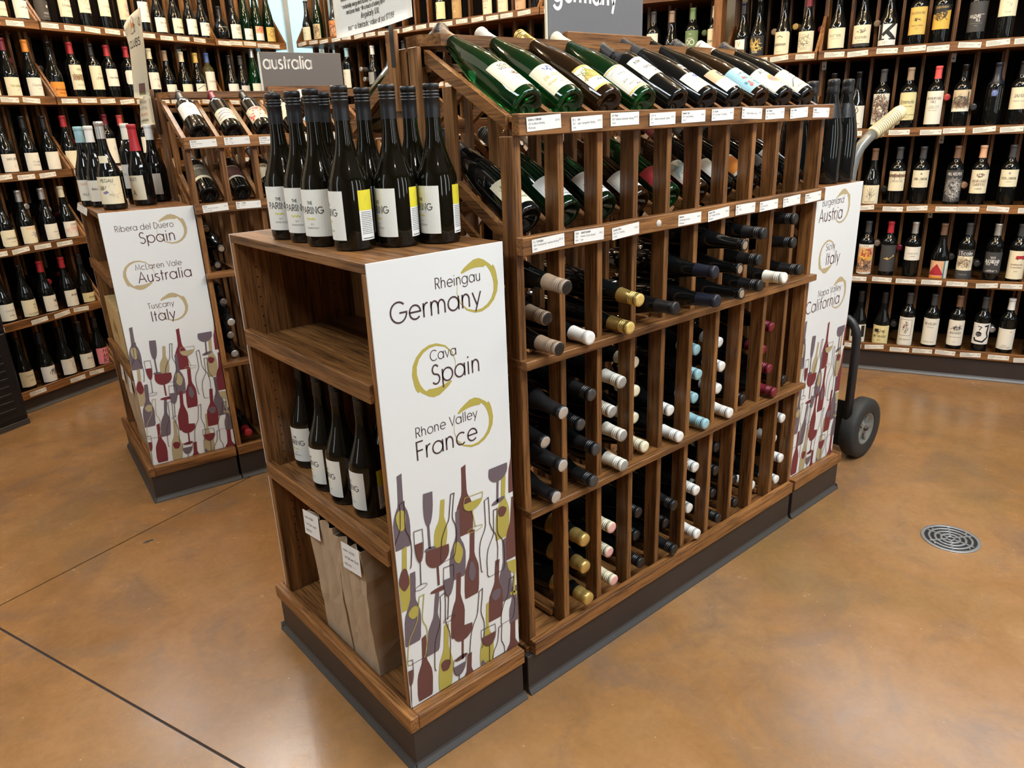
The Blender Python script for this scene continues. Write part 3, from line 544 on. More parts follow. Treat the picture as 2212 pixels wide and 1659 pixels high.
def bot_outline(x, y, x2, y2, nw, bw, seed=0):
    rnd = random.Random(seed); L, R = [], []; j = lambda: rnd.uniform(-.0006, .0006)
    for t, k in ((0, 0), (.10, 0), (.34, .02), (.40, .14), (.45, .36), (.50, .60), (.56, .82), (.64, .95), (.74, 1), (.86, .97), (.95, .92), (.985, .84), (1, .70)):
        w = (nw + (bw - nw) * k) / 2; cx = x + (x2 - x) * t; cy = y + (y2 - y) * t
        L.append((cx - w + j(), cy + j())); R.append((cx + w + j(), cy + (.004 if t == 0 else 0) * (seed % 2) + j()))
    return L, R
def art(pal):
    P = Print(); Lw = .0016; dk = pal['line']
    order = sorted(range(len(A_B)), key=lambda i: -A_B[i][2])
    for n, i in enumerate(order):
        c, *b = A_B[i]; L, R = bot_outline(*b, seed=i + 1); P.strip(L, R, pal[c], 1 + n * .8)
    for n, b in enumerate(A_L):
        c, cx, cy, w, h = b; rnd = random.Random(n); P.poly([(cx + w / 2 * (1 + .12 * math.sin(3 * a + n)) * math.cos(a), cy + h / 2 * (1 + .08 * math.cos(2 * a + n)) * math.sin(a)) for a in [6.2832 * q / 18 for q in range(18)]], pal[c], 20)
    for n, b in enumerate(A_O):
        L, R = bot_outline(*b, seed=50 + n); pts = L + R[::-1]; P.ribbon(R[::-1] + L, Lw * 1.3, pal['y'] if n == 6 else dk, 24 + n * .2)
        if n % 2 == 0: P.ribbon([L[-1], R[-1]], Lw * .7, dk, 24)
    for n, g in enumerate(A_G):
        st, fc, rl, rr, bb, se, fl, fr = g; out = st.endswith('o'); col = pal[st[0]]
        mid = ((rl[0] + rr[0]) / 2, (rl[1] + rr[1]) / 2); hw = (rr[0] - rl[0]) / 2; dep = mid[1] - bb[1]; L, R = [], []
        for t in (0, .2, .4, .6, .75, .88, .96, 1):
            k = (1 + .06 * math.sin(3.14 * t)) * math.sqrt(max(0, 1 - (max(0, t - .25) / .75) ** 2.4)); cx = mid[0] + (bb[0] - mid[0]) * t; cy = mid[1] - dep * t
            L.append((cx - hw * k, cy + (rl[1] - mid[1]) * (1 - t))); R.append((cx + hw * k, cy + (rr[1] - mid[1]) * (1 - t)))
        foot = [(fl[0] + (fr[0] - fl[0]) * (.5 - .5 * math.cos(a)), (fl[1] + fr[1]) / 2 + (fr[1] - fl[1]) * (-.5 * math.cos(a)) + .006 * math.sin(a)) for a in [6.2832 * q / 14 for q in range(14)]]
        if out:
            lc = pal['y'] if st[0] == 'y' else dk
            P.ribbon(L + R[::-1][1:] + [L[0]], Lw, lc, 30 + n * .2); P.ribbon([bb, se], .0022, lc, 30); P.ribbon(foot + [foot[0]], Lw * .8, lc, 30)
            P.strip([(a[0] + .0012, a[1]) for a in L[2:]], [(a[0] - .0012, a[1]) for a in R[2:]], pal[fc], 29)
        else:
            P.strip(L, R, col, 18 + n * .1); P.ribbon([(bb[0], bb[1] + .002), se], .0055, col, 18); P.poly(foot, col, 18)
    P.clip(.0005, .3203, .0005, .99); return P
def swoosh(P, cx, cy, r, rot, col):
    # a brushed wine-glass ring: thick on one side, a hair-line on the other
    prof = [(140, .004), (128, .009), (112, .0125), (95, .0140), (80, .0140), (66, .0125), (60, .0070), (50, .0085), (35, .0105), (18, .0120), (0, .0115), (-20, .0100), (-40, .0085), (-60, .0075), (-80, .0062), (-100, .0050), (-125, .0034), (-150, .0020), (-175, .0012), (-200, .0008), (-215, .0004)]
    L = [(cx + r * math.cos(math.radians(a + rot)), cy + r * math.sin(math.radians(a + rot))) for a, w in prof]; R = [(cx + (r - w) * math.cos(math.radians(a + rot)), cy + (r - w) * math.sin(math.radians(a + rot))) for a, w in prof]
    P.strip(L, R, col, 1)
    L = [(cx + (r + w) * math.cos(math.radians(a + rot)), cy + (r + w) * math.sin(math.radians(a + rot))) for a, w in ((112, 0), (98, .003), (84, .0040), (70, .002), (62, 0))]; R = [(cx + (r - .004) * math.cos(math.radians(a + rot)), cy + (r - .004) * math.sin(math.radians(a + rot))) for a in (112, 98, 84, 70, 62)]
    P.strip(L, R, col, 1.4)
    L = [(cx + (r + w) * math.cos(math.radians(a + rot)), cy + (r + w) * math.sin(math.radians(a + rot))) for a, w in ((44, .004), (36, .0036), (26, .0015), (16, 0))]; R = [(cx + (r - .003) * math.cos(math.radians(a + rot)), cy + (r - .003) * math.sin(math.radians(a + rot))) for a in (41, 34, 26, 16)]
    P.strip(L, R, col, 1.4)
PAL_G = dict(p=(.135, .105, .125), b=(.125, .048, .042), y=(.42, .36, .075), line=(.055, .030, .030), ring=(.43, .36, .072), txt=(.055, .030, .033))
PAL_R = dict(p=(.135, .105, .125), b=(.165, .022, .030), y=(.40, .33, .19), line=(.08, .055, .05), ring=(.45, .36, .20), txt=(.085, .030, .036))
def lettering(items, pal):
    P = Print()
    for t, x0, x1, y, h, lw in items: P.text(t, x0, y, h, pal['txt'], 3, w=lw, width=(x1 - x0))
    return P
def cove_rail(prof_x0, prof_x1, e, mirror=None):
    return None
def make_cap(fr, zs, pal, items, rings, label, mirror=False, loose=True):
    """end-cap shelf unit: x 0-.33 with the open side at x=0 (or at .33 when mirrored), y 0-.694"""
    e = empty('end_cap_shelf', fr.to_translation(), fr.to_euler().z); setp(e, label, 'shelf unit')
    W = .357 if False else .3391
    mx = (lambda a, b: (W - b, W - a)) if mirror else (lambda a, b: (a, b))
    Z = lambda z: z * zs
    def b(name, x0, x1, y0, y1, z0, z1, mat, par=e, ch=.0015): return bx(name, *mx(x0, x1), y0, y1, Z(z0), Z(z1), mat, par, ch)
    pl = b('plinth', .003, .330, .003, .691, 0, .1125, PLINTH)
    # rubber cove at the foot of the plinth
    for y0, y1, sg in ((-.007, .003, 1), (.691, .701, -1)):
        m = MB(); x0, x1 = mx(-.004, .336); m.prism([(y0, 0), (y1, 0), (y1, .020), ((y0 + y1) / 2 + .003 * sg, .014), (y0, .003)], x0, x1, COVE); m.build('cove', pl)
    m = MB(); xa, xb = mx(-.007, .003)
    s = 1 if not mirror else -1; xo, xi = (-.007, .003) if not mirror else (W + .007, W - .003)
    P = [(xo, 0), (xi, 0), (xi, .020), ((xo + xi) / 2 + .003 * s, .014), (xo, .003)]; i = len(P); m.v = [(x, -.004, z) for x, z in P] + [(x, .698, z) for x, z in P]; k = m.mi(COVE)
    for a in range(i): m.f.append((a, (a + 1) % i, i + (a + 1) % i, i + a)); m.m.append(k); m.sm.append(False)
    m.f += [tuple(range(i)), tuple(range(i, 2 * i))]; m.m += [k, k]; m.sm += [False, False]; m.build('cove', pl)
    b('base_rail', -.004, .018, -.004, .698, .1125, .151, WY); b('base_rail', .0185, .332, -.004, .0244, .1125, .151, WX); b('base_rail', .0185, .332, .6717, .698, .1125, .151, WX)
    b('floor_board', .018, .330, .0244, .6717, .1125, .136, WY)
    b('side_panel', .0183, .3391, .0274, .0454, .136, 1.129, WZ); b('side_panel', .0183, .3391, .6517, .6697, .136, 1.129, WZ)
    b('back_panel', .322, .334, .0455, .6516, .136, 1.129, WZ)
    b('top_board', .0183, .3391, .0274, .6697, 1.129, 1.149, WY)
    for zt, zb in ((.916, .876), (.551, .511)):
        sh = b('shelf', .030, .322, .0455, .6516, zb + .002, zb + .018, WY); b('shelf_lip', .010, .030, .046, .651, zb, zt, WY, sh)
        m = MB()
        for yy in (.09, .60):
            m.lathe([(0, .0097), (.0016, .0098)], pm((.4, .37, .33), .5), 8, axis='y', at=(0, 0, 0))
    # peg holes down the far side panel and the near one
    hm = MB(); hk = pm((.003, .003, .003), .9)
    for x in (.065, .27):
        q = x if not mirror else W - x
        for i in range(34):
            z = Z(.24 + .025 * i); hm.lathe([(0, 0), (.0022, 0)], hk, 6, axis='y', at=(q, .6514, z)); hm.lathe([(0, 0), (.0022, 0)], hk, 6, axis='y', at=(q, .0457, z))
    hm.build('peg_holes', e)['kind'] = 'stuff'
    for side in (0, 1):
        y0, y1 = (.0244, .0274) if side == 0 else (.6697, .6727)
        pn = b('printed_panel', .0183, .3391, y0, y1, .151, 1.149, WHITE, ch=.0004); pn['label'] = 'white board printed with wine regions and a bottle pattern'
        if side == 0:
            X0 = mx(.0183, .3391)[0]
            mp = lambda x, y, l: (X0 + x, .0244 - .0003 - l * .00005, Z(.151 + y))
            link('bottle_print', art(pal).mesh('bottle_print', mp), pn); 0
            for cx, cy, rot in rings:
                R = Print(); swoosh(R, cx, cy, .0535, rot, pal['ring']); link('ring_print', R.mesh('ring_print', mp), pn)
            for it in items: link('lettering', lettering([it], pal).mesh('lettering', mp), pn)
    return e
F_MAIN = frame(0, 0, 0); SPA = -.11074941; F_SP = frame(-.0344, 1.80, SPA); ZS_SP = .983; F_FAR = frame(1.605, 0, 0)
make_cap(F_MAIN, 1, PAL_G, [('Rheingau', .145, .259, .9275, .0215, .082), ('Germany', .039, .258, .878, .040, .086), ('Cava', .121, .187, .7865, .0215, .082), ('Spain', .121, .246, .737, .040, .086), ('Rhone Valley', .072, .231, .636, .0215, .082), ('France', .069, .228, .5865, .040, .086)],
         [(.250, .916, 0), (.130, .768, 180), (.220, .625, 0)], 'open wooden end-cap shelf printed Germany, Spain and France, with paper bags')
make_cap(F_SP, ZS_SP, PAL_R, [('Ribera del Duero', .042, .241, .927, .0215, .082), ('Spain', .115, .241, .877, .040, .086), ('McLaren Vale', .082, .244, .781, .0215, .082), ('Australia', .085, .274, .7325, .040, .086), ('Tuscany', .098, .191, .630, .0215, .082), ('Italy', .101, .189, .580, .040, .086)],
         [(.232, .917, 0), (.091, .764, 180), (.185, .623, 0)], 'open wooden end-cap shelf printed Spain, Australia and Italy')
make_cap(F_FAR, 1, PAL_R, [('Burgenland', .055, .198, .9395, .0215, .082), ('Austria', .043, .197, .890, .040, .086), ('Sicily', .108, .168, .793, .0215, .082), ('Italy', .115, .211, .7435, .040, .086), ('Napa Valley', .087, .246, .6415, .0215, .082), ('California', .014, .243, .595, .040, .086)],
         [(.189, .927, 0), (.120, .774, 180), (.230, .631, 0)], 'wooden end-cap shelf printed Austria, Italy and California beside hand truck', mirror=True)
# ------------------------------------------------------------------ gondola racks
PX = [.380 + .1222 * k for k in range(11)]
def tag_print(lines_, w=.094, h=.027, seed=0):
    P = Print(); P.rect(-w / 2, w / 2, 0, h, ('P', 'tag'), 0)
    y = h - .0075
    for i, t in enumerate(lines_):
        hh = .0042 if i else .0046; P.text(t, -w / 2 + .004, y, hh, 'ink' if i == 0 else (.12, .12, .12), 1, w=.16 if i == 0 else .11, tr=.03, step=3, width=min(text_w(t, .03) * hh * .86, w * .80)); y -= .0075
    P.text('$%d.95' % (14 + seed * 7 % 40), w / 2 - .004, h - .0125, .0036, (.12, .12, .12), 1, w=.13, tr=.03, step=3, al='r')
    return P
TAGM = {}
def tag_mesh(key, lines_, seed):
    if key not in TAGM:
        TAGM[key] = tag_print(lines_, seed=seed).mesh('price_tag', lambda x, y, l: (x, -.0006 - l * .00015 - .0018 * max(0, abs(x) - .03) / .017 * (((seed * 37) % 5) / 4), y), .012, lambda c: pm((.78, .77, .73), .55, var=.02) if isinstance(c, tuple) and c[0] == 'P' else ink(c))
    return TAGM[key]
TAGS1 = [('Schloss Vollrads', '2021 Spatlese Riesling', 'Rheingau'), ('Dr. Loosen', '2022 "Urziger Wurzgarten" Riesling', 'Mosel'), ('S.A. Prum', '2018 "Wehlener Sonnenuhr" Riesling', 'Mosel'), ('J.J. Prum', '2021 "Wehlener Sonnenuhr" Spatlese', 'Mosel'), ('Robert Weil', '2021 "Mosel" Riesling', 'Mosel'), ('Dr. Loosen', '2021 "Alte Reben" GG Riesling', 'Mosel'), ('Alte', '2022 "Alte Reben" Riesling Trocken', 'Nahe'), ('von Winning', '2021 Weisser Riesling', 'Pfalz'), ('Weingut Roth', '2021 "Rot"', 'Franken'), ('Ansgar', '2020 Pinot Noir', 'Ahr')]
TAGS2 = [('S.J. Montigny', '2020 "Kreuznacher" Auslese Riesling', 'Nahe'), ('Gustav Adolf Schmitt', '2021 "Niersteiner Gutes Domtal"', 'Rheinhessen'), ('Loosen Bros', '2022 "Dr. L" Riesling', 'Mosel'), None, ('Heinrich', '2021 Riesling trocken', 'Rheingau'), ('Robert Weil', '2022 "Tradition" Riesling', 'Rheingau'), ('Selbach', '2021 Riesling', 'Mosel'), ('Leitz', '2022 "Eins Zwei Dry"', 'Rheingau'), ('Fritz Haag', '2020 Riesling', 'Mosel'), ('Weingut', '2021 Pinot Noir', 'Baden')]
def make_rack(fr, zs, label, sx=0.0, tags=(TAGS1, TAGS2), solid=False):
    e = empty('wine_rack', fr.to_translation(), fr.to_euler().z); setp(e, label, 'wine rack')
    Z = lambda z: z * zs
    X0, X1 = .368 + sx, 1.6145 + sx; px = [p + sx for p in PX]
    def b(name, x0, x1, y0, y1, z0, z1, mat, par=e, ch=.0015): return bx(name, x0, x1, y0, y1, Z(z0), Z(z1), mat, par, ch)
    XP = max(X0 - .02, .341); pl = b('plinth', XP, X1 - .02, .004, .690, 0, .113, PLINTH)
    MB().prism([(-.006, 0), (.004, 0), (.004, .020), (.002, .014), (-.006, .003)], XP, X1 - .02, COVE).build('cove', pl)
    b('base_board', max(X0 - .01, .341), X1 - .02, .018, .680, .113, .128, WX)
    b('base_rail', X0, X1 - .02, -.005, .017, .113, .151, WX)
    for zt, h, y1 in ((.517, .018, .050), (.886, .020, .050)): b('shelf_rail', X0, X1, -.005, y1, zt - h, zt, WX)
    strips = []
    for zt, h in ((1.154, .038), (1.394, .042)):
        s = b('label_strip', X0, X1, -.005, .017, zt - h, zt, WX); strips.append((s, zt, h))
        b('ledge', X0 + .012, X1 - .012, .0172, .040, zt - .016, zt - .004, WX, s)
    # posts, front and rear, each a piece of its own
    for i, x in enumerate(px):
        w = .010 if i in (0, 10) else .009
        b('post', x - w, x + w, .0174, .060, .128, 1.352, WZ)
        b('rear_post', x - .008, x + .008, .215, .248, .128, 1.455, WZ)
        b('centre_post', x - .008, x + .008, .318, .334, .128, 1.50, WZ)
        for y0, y1 in ((.640, .676),): b('back_post', x - .009, x + .009, y0, y1, .128, 1.352, WZ)
        for zz in (.151, .517, .886):
            b('runner', x - .017 if i else x - .008, x + .017 if i < 10 else x + .008, .062, .315, zz - .016, zz - .001, WY)
        # sloping rails under the tilted bottles: upper display and second tier
        for (ya, za, yb, zb_) in ((.040, 1.392, .305, 1.534), (.060, 1.166, .312, 1.318)):
            m = MB(); w2 = .008; t = .028
            m.hexa([(x - w2, ya, Z(za - t)), (x + w2, ya, Z(za - t)), (x + w2, yb, Z(zb_ - t)), (x - w2, yb, Z(zb_ - t)), (x - w2, ya, Z(za)), (x + w2, ya, Z(za)), (x + w2, yb, Z(zb_)), (x - w2, yb, Z(zb_))], WY); m.build('slope_rail', e)
        m = MB(); m.hexa([(x - .008, .39, Z(1.506)), (x + .008, .39, Z(1.506)), (x + .008, .652, Z(1.366)), (x - .008, .652, Z(1.366)), (x - .008, .39, Z(1.534)), (x + .008, .39, Z(1.534)), (x + .008, .652, Z(1.394)), (x - .008, .652, Z(1.394))], WY); m.build('slope_rail', e)
    # brace across the back of each tier, top board with clipped corners, rear strips
    b('cross_rail', X0 + .01, X1 - .01, .290, .312, 1.488, 1.506, WX); b('cross_rail', X0 + .01, X1 - .01, .296, .316, 1.262, 1.286, WX); b('cross_rail', X0 + .01, X1 - .01, .205, .2145, 1.19, 1.215, WX)
    m = MB(); c = .035; P = [(X0 + .004 + c, .288), (X1 - c, .288), (X1, .288 + c), (X1, .408 - c), (X1 - c, .408), (X0 + .004 + c, .408), (X0 + .004, .408 - c), (X0 + .004, .288 + c)]
    n = len(P); m.v = [(*p, Z(1.542)) for p in P] + [(*p, Z(1.566)) for p in P]; k = m.mi(WX); m.f = [tuple(range(n))[::-1], tuple(range(n, 2 * n))] + [(a, (a + 1) % n, n + (a + 1) % n, n + a) for a in range(n)]; m.m = [k] * len(m.f); m.sm = [False] * len(m.f); m.build('top_board', e)
    b('label_strip', X0, X1, .677, .699, 1.352, 1.394, WX); b('label_strip', X0, X1, .677, .699, 1.116, 1.154, WX)
    # boards closing the two ends
    for k, (xa, xb) in enumerate(((max(X0 - .012, .3405), max(X0 + .001, .3525)), (X1 - .0225, X1 - .0105))):
        b('end_board', xa, xb, .352, .412, .128, 1.541, WZ)
        if k == 0: b('end_board', xa - .014, xa - .0005, .376, .410, 1.41, 1.58, WZ); b('end_board', xa, xb, .310, .345, .128, 1.541, WZ)
        for (ya, za, yb, zb_) in ((.062, 1.10, .30, 1.262), (.062, 1.02, .30, 1.175)):
            m = MB(); m.hexa([(xa + .002, ya, Z(za - .02)), (xb - .002, ya, Z(za - .02)), (xb - .002, yb, Z(zb_ - .02)), (xa + .002, yb, Z(zb_ - .02)), (xa + .002, ya, Z(za)), (xb - .002, ya, Z(za)), (xb - .002, yb, Z(zb_)), (xa + .002, yb, Z(zb_))], WY); m.build('end_brace', e)
    # crossed lattice down the middle, or a solid panel
    if solid: b('centre_panel', X0 + .02, X1 - .03, .3355, .3475, .128, 1.14, WZ)
    for i in range(0 if solid else 11):
        x = X0 + .02 + i * .118
        for s in (1, -1):
            xa, xb = (x, min(x + .36, X1 - .02)) if s > 0 else (min(x + .36, X1 - .02), x)
            for zb in (.25, .62, 1.0): MB().beam((xa, .341 + .006 * s, Z(zb)), (xb, .341 + .006 * s, Z(zb + .36)), .005, .022, WX, up=(0, 1, 0)).build('lattice_strip', e)
    rnd = random.Random(5)
    for (s, zt, h), tg in zip(strips, (tags[1], tags[0])):
        for i in range(10):
            t = tg[i % len(tg)]
            if t is None:
                MB().lathe([(0, -.0062), (.0085, -.0062), (.009, -.005)], pm((.55, .5, .45), .4), 16, axis='y', at=(px[i] + .061, 0, Z(zt - .019))).build('round_magnet', s); continue
            o = link('price_tag', tag_mesh((t, i), t, i + 1), s); o.location = (px[i] + .058 + rnd.uniform(-.004, .005), -.0053, Z(zt) - .033 + rnd.uniform(-.003, .003)); o.rotation_euler = (0, math.radians(rnd.choice([0, -1, 2, -3, -5, 1, -2])), 0)
    return e
make_rack(F_MAIN, 1, 'large double-sided oak wine rack carrying the germany sign')
make_rack(F_SP, ZS_SP, 'oak wine rack carrying the grey australia sign', sx=-.028, solid=True, tags=([('Penfolds', '2020 "Bin 28" Shiraz', 'Barossa'), ('Mollydooker', '2021 Shiraz', 'McLaren Vale'), ('Two Hands', '2021 "Gnarly Dudes" Shiraz', 'Barossa')], [('Shiraz', '2020 Cabernet Sauvignon', 'McLaren Vale'), ('Barossa Valley', '2021 Grenache', 'Barossa'), ('Pirie', '2021 Pinot Noir', 'Tasmania')]))
# ------------------------------------------------------------------ bottles on the germany rack
PHI = math.radians(62)
S_TOP = (.142 / .265)
def on_slope(fr, bay, y0, z0, shape, glass, cap, lab, label, group, ang=30.0, roll=0.0, px=PX, dx=0, zs=1, extra=()):
    a = math.radians(ang); R = SHAPE[shape][0]; x = (px[bay] + px[bay + 1]) / 2 + dx
    # base centre: rests on the slope line through (y0, z0)
    off = .006 + math.sqrt(max(0, R * R - .053 ** 2)) if False else R * .30
    cy = y0 - math.sin(a) * off; cz = z0 * zs + math.cos(a) * off
    return bottle('wine_bottle', fr, (x, cy, cz), shape, glass, cap, lab, rx=-(math.pi / 2 - a), rz=math.radians(roll), label=label, group=group, extra=extra)
g1 = 'tilted bottles on the top tier of the germany rack'
VDP = lambda c: None
TOP = [
 ('flute', 'green', ('screw', 'tan', 'tan'), (.022, .118, .070, 'cream', both(T(('SCHLOSS', .86, .085, 'ink'), ('VOLLRADS', .74, .085, 'ink'), ('RIESLING', .32, .05, 'grey'), ('Rheingau', .2, .04, 'grey'), border='gold'), scrib(0, .52, .13, .07, 26, 'maroon', 1, .0009)), 'vollrads'), 'green bottle with tan screw cap and small crest label'),
 ('flute', 'green', ('foil', 'white', 'white'), (.022, .112, .070, 'cream', both(T(('DR. LOOSEN', .52, .10, 'gold'), ('Urziger Wurzgarten', .32, .07, 'gold'), ('Riesling', .2, .05, 'grey'), ('MOSEL', .08, .05, 'ink')), scrib(0, .80, .15, .10, 30, 'blue', 2, .0011)), 'loosen'), 'green bottle with white capsule and blue emblem label'),
 ('flute', 'brown', ('screw', 'gold', 'gold'), (.024, .112, .070, 'ivory', both(band(.92, 1, 'yellow'), band(0, .08, 'yellow'), fill([(-.5, .45), (-.2, .8), (.1, .62), (.5, .85), (.5, .5), (0, .4)], 'gold', 2), scrib(0, .62, .42, .16, 34, 'olive', 4, .0014, 3), dot(.12, .66, .008, 'lime', 3), T(('Joh. Jos.', .3, .09, 'ink'))), 'gold'), 'brown bottle with gold screw cap and golden landscape label'),
 ('flute', 'green', ('foil', 'cream', 'gold'), (.018, .118, .072, 'ivory', both(band(.93, .97, 'yellow'), band(.03, .08, 'yellow'), T(('Joh. Jos. Prum', .42, .08, 'grey'), ('Wehlener Sonnenuhr', .26, .055, 'grey'), ('Riesling', .15, .06, 'ink')), lines([(-.4, .8), (-.1, .88), (.3, .8)], .001, 'grey'), scrib(0, .74, .35, .1, 12, 'grey', 6, .0007)), 'prum'), 'green bottle with cream-gold capsule and pale yellow-banded label'),
 ('bord', 'dark', ('foil', 'dgrey', 'dgrey'), (.085, .168, .062, 'ivory', both(T(('NIK WEIS', .80, .12, 'ink'), ('Urban', .45, .12, 'ink'), ('MOSEL', .3, .06, 'ink')), scrib(0, .16, .1, .06, 10, 'ink', 7)), 'weis'), 'short black bottle with grey capsule and high ivory label'),
 ('flute', 'dark', ('long', 'dgrey', 'black'), (.018, .084, .068, 'ivory', both(T(('DR. L', .45, .15, 'gold'), ('Graacher', .24, .09, 'gold')), scrib(0, .76, .14, .12, 24, 'blue', 8, .0011)), 'drl'), 'black bottle with ringed capsule and blue emblem on ivory label', [(.105, .128, .020, 'ivory', T(('Erste Lage', .5, .3, 'ink')), 'nl')]),
 ('flute', 'dark', ('cork', 'black', 'tan'), (.016, .102, .068, 'peach', both(band(0, .5, 'ivory'), fill([(-.12, .60), (.14, .60), (.14, .88), (-.12, .88)], 'dgrey', 2), big('A', .64, .2, 'white'), T(('Alte Reben', .28, .1, 'grey'), ('RIESLING', .12, .05, 'grey'))), 'alte'), 'black bottle with bare lip and peach label with dark square'),
 ('flute', 'brown', ('screw', 'dgrey', 'black'), (.020, .118, .070, 'lblue', both(scrib(0, .78, .22, .08, 16, 'white', 9, .0020), *[dot(random.Random(i + 3).uniform(-.4, .4), random.Random(i + 70).uniform(.05, .55), .0035, ['coral', 'teal', 'yellow', 'pink', 'teal'][i % 5], 3, .0055) for i in range(16)], T(('Zeit zum', .72, .08, 'ink'))), 'blumen'), 'brown bottle with dark screw cap and pale blue flower label'),
 ('flute', 'dark', ('screw', 'ivory', 'white'), (.018, .116, .070, 'ivory', both(T(('ROTH', .84, .13, 'ink'), ('2021', .13, .08, 'brown'), border='maroon'), dot(.0, .46, .0185, 'orange', 2), scrib(.0, .46, .2, .12, 22, 'purple', 10, .0013, 3)), 'roth'), 'black bottle with ivory screw cap and orange disc label'),
 ('flute', 'dark', ('foil', 'dgrey', 'black'), (.018, .112, .070, 'cream', both(lines([(-.42, .25), (-.2, .48), (.02, .52), (.25, .72)], .0022, 'ink'), lines([(.0, .52), (-.05, .78), (.1, .8)], .003, 'navy'), T(('Grosses Gewachs', .16, .06, 'ink'))), 'branch'), 'black bottle with dark capsule and dark branch on cream label'),
]
for i, t in enumerate(TOP):
    fr_y = .052 if t[0] == 'flute' else .050
    on_slope(F_MAIN, i, fr_y, 1.396, t[0], t[1], t[2], t[3], t[4] + ', top tier, %s along' % ORD[i], g1, extra=t[5] if len(t) > 5 else (), roll=random.Random(i).uniform(-9, 9))
g2 = 'tilted bottles on the second tier of the germany rack'
SEC = [
 ('flute', 'dark', ('long', 'navy', 'navy'), (.020, .105, .070, 'cream', both(T(('KRUG', .62, .20, 'olive', False), ('STEIGER', .22, .06, 'ink')), scrib(-.1, .65, .3, .18, 16, 'olive', 12, .0016)), 'krug'), 'black bottle with navy capsule and olive lettering'),
 ('flute', 'dgreen', ('screw', 'dgrey', 'black'), (.024, .100, .070, 'white', T(('Christoffel', .5, .14, 'ink'), ('SPATLESE', .25, .07, 'ink'), ('NIERSTEINER', .1, .07, 'ink')), 'chr'), 'deep green bottle with dark screw cap and white script label'),
 ('flute', 'dgreen', ('screw', 'silver', 'silver'), (.020, .100, .070, 'white', T(('Kaufmann', .5, .14, 'ink'), ('Riesling', .2, .07, 'ink')), 'kauf'), 'deep green bottle with silver screw cap and white label'),
 ('flute', 'brown', ('screw', 'ivory', 'ivory'), (.026, .090, .070, 'white', T(('JOHANNISBERG', .35, .13, 'ink'), ('2021', .65, .08, 'ink')), 'joh'), 'brown bottle with ivory screw cap and white lettered label'),
 ('flute', 'green', ('foil', 'white', 'white'), (.026, .095, .070, 'red', both(fill([(.0, .45), (.12, .62), (.06, .66), (.18, .9), (-.02, .72), (.05, .66)], 'yellow', 2)), 'flash'), 'green bottle with white capsule and red label'),
 ('flute', 'brown', ('foil', 'tan', 'tan'), (.020, .110, .070, 'ivory', both(scrib(0, .6, .38, .28, 36, 'lblue', 14, .0022), scrib(0, .6, .38, .28, 20, 'tan', 15, .0010), T(('Riesling', .12, .08, 'teal'))), 'map'), 'brown bottle with tan capsule and pale map label'),
 ('flute', 'dark', ('foil', 'dred', 'dred'), (.026, .105, .070, 'white', T(('C', .7, .14, 'ink'), ('Riesling', .35, .08, 'grey')), 'c'), 'black bottle with dark red capsule and white label'),
 ('flute', 'dark', ('screw', 'dgrey', 'dgrey'), (.040, .112, .070, 'orange', both(band(.0, .12, 'ivory'), band(.88, 1, 'ivory')), 'or'), 'black bottle with grey screw cap and orange label'),
 ('flute', 'dark', ('foil', 'black', 'black'), (.060, .100, .060, 'dgrey', None, 'dg'), 'all black bottle with dark grey label'),
 ('flute', 'dark', ('screw', 'dgrey', 'black'), (.095, .135, .068, 'white', T(('Rot', .5, .3, 'teal')), 'wr'), 'black bottle with dark screw cap and high white label'),
]
for i, t in enumerate(SEC):
    on_slope(F_MAIN, i, .066, 1.166, t[0], t[1], t[2], t[3], t[4] + ', second tier, %s along' % ORD[i], g2, ang=32, roll=random.Random(i + 40).uniform(-10, 10))
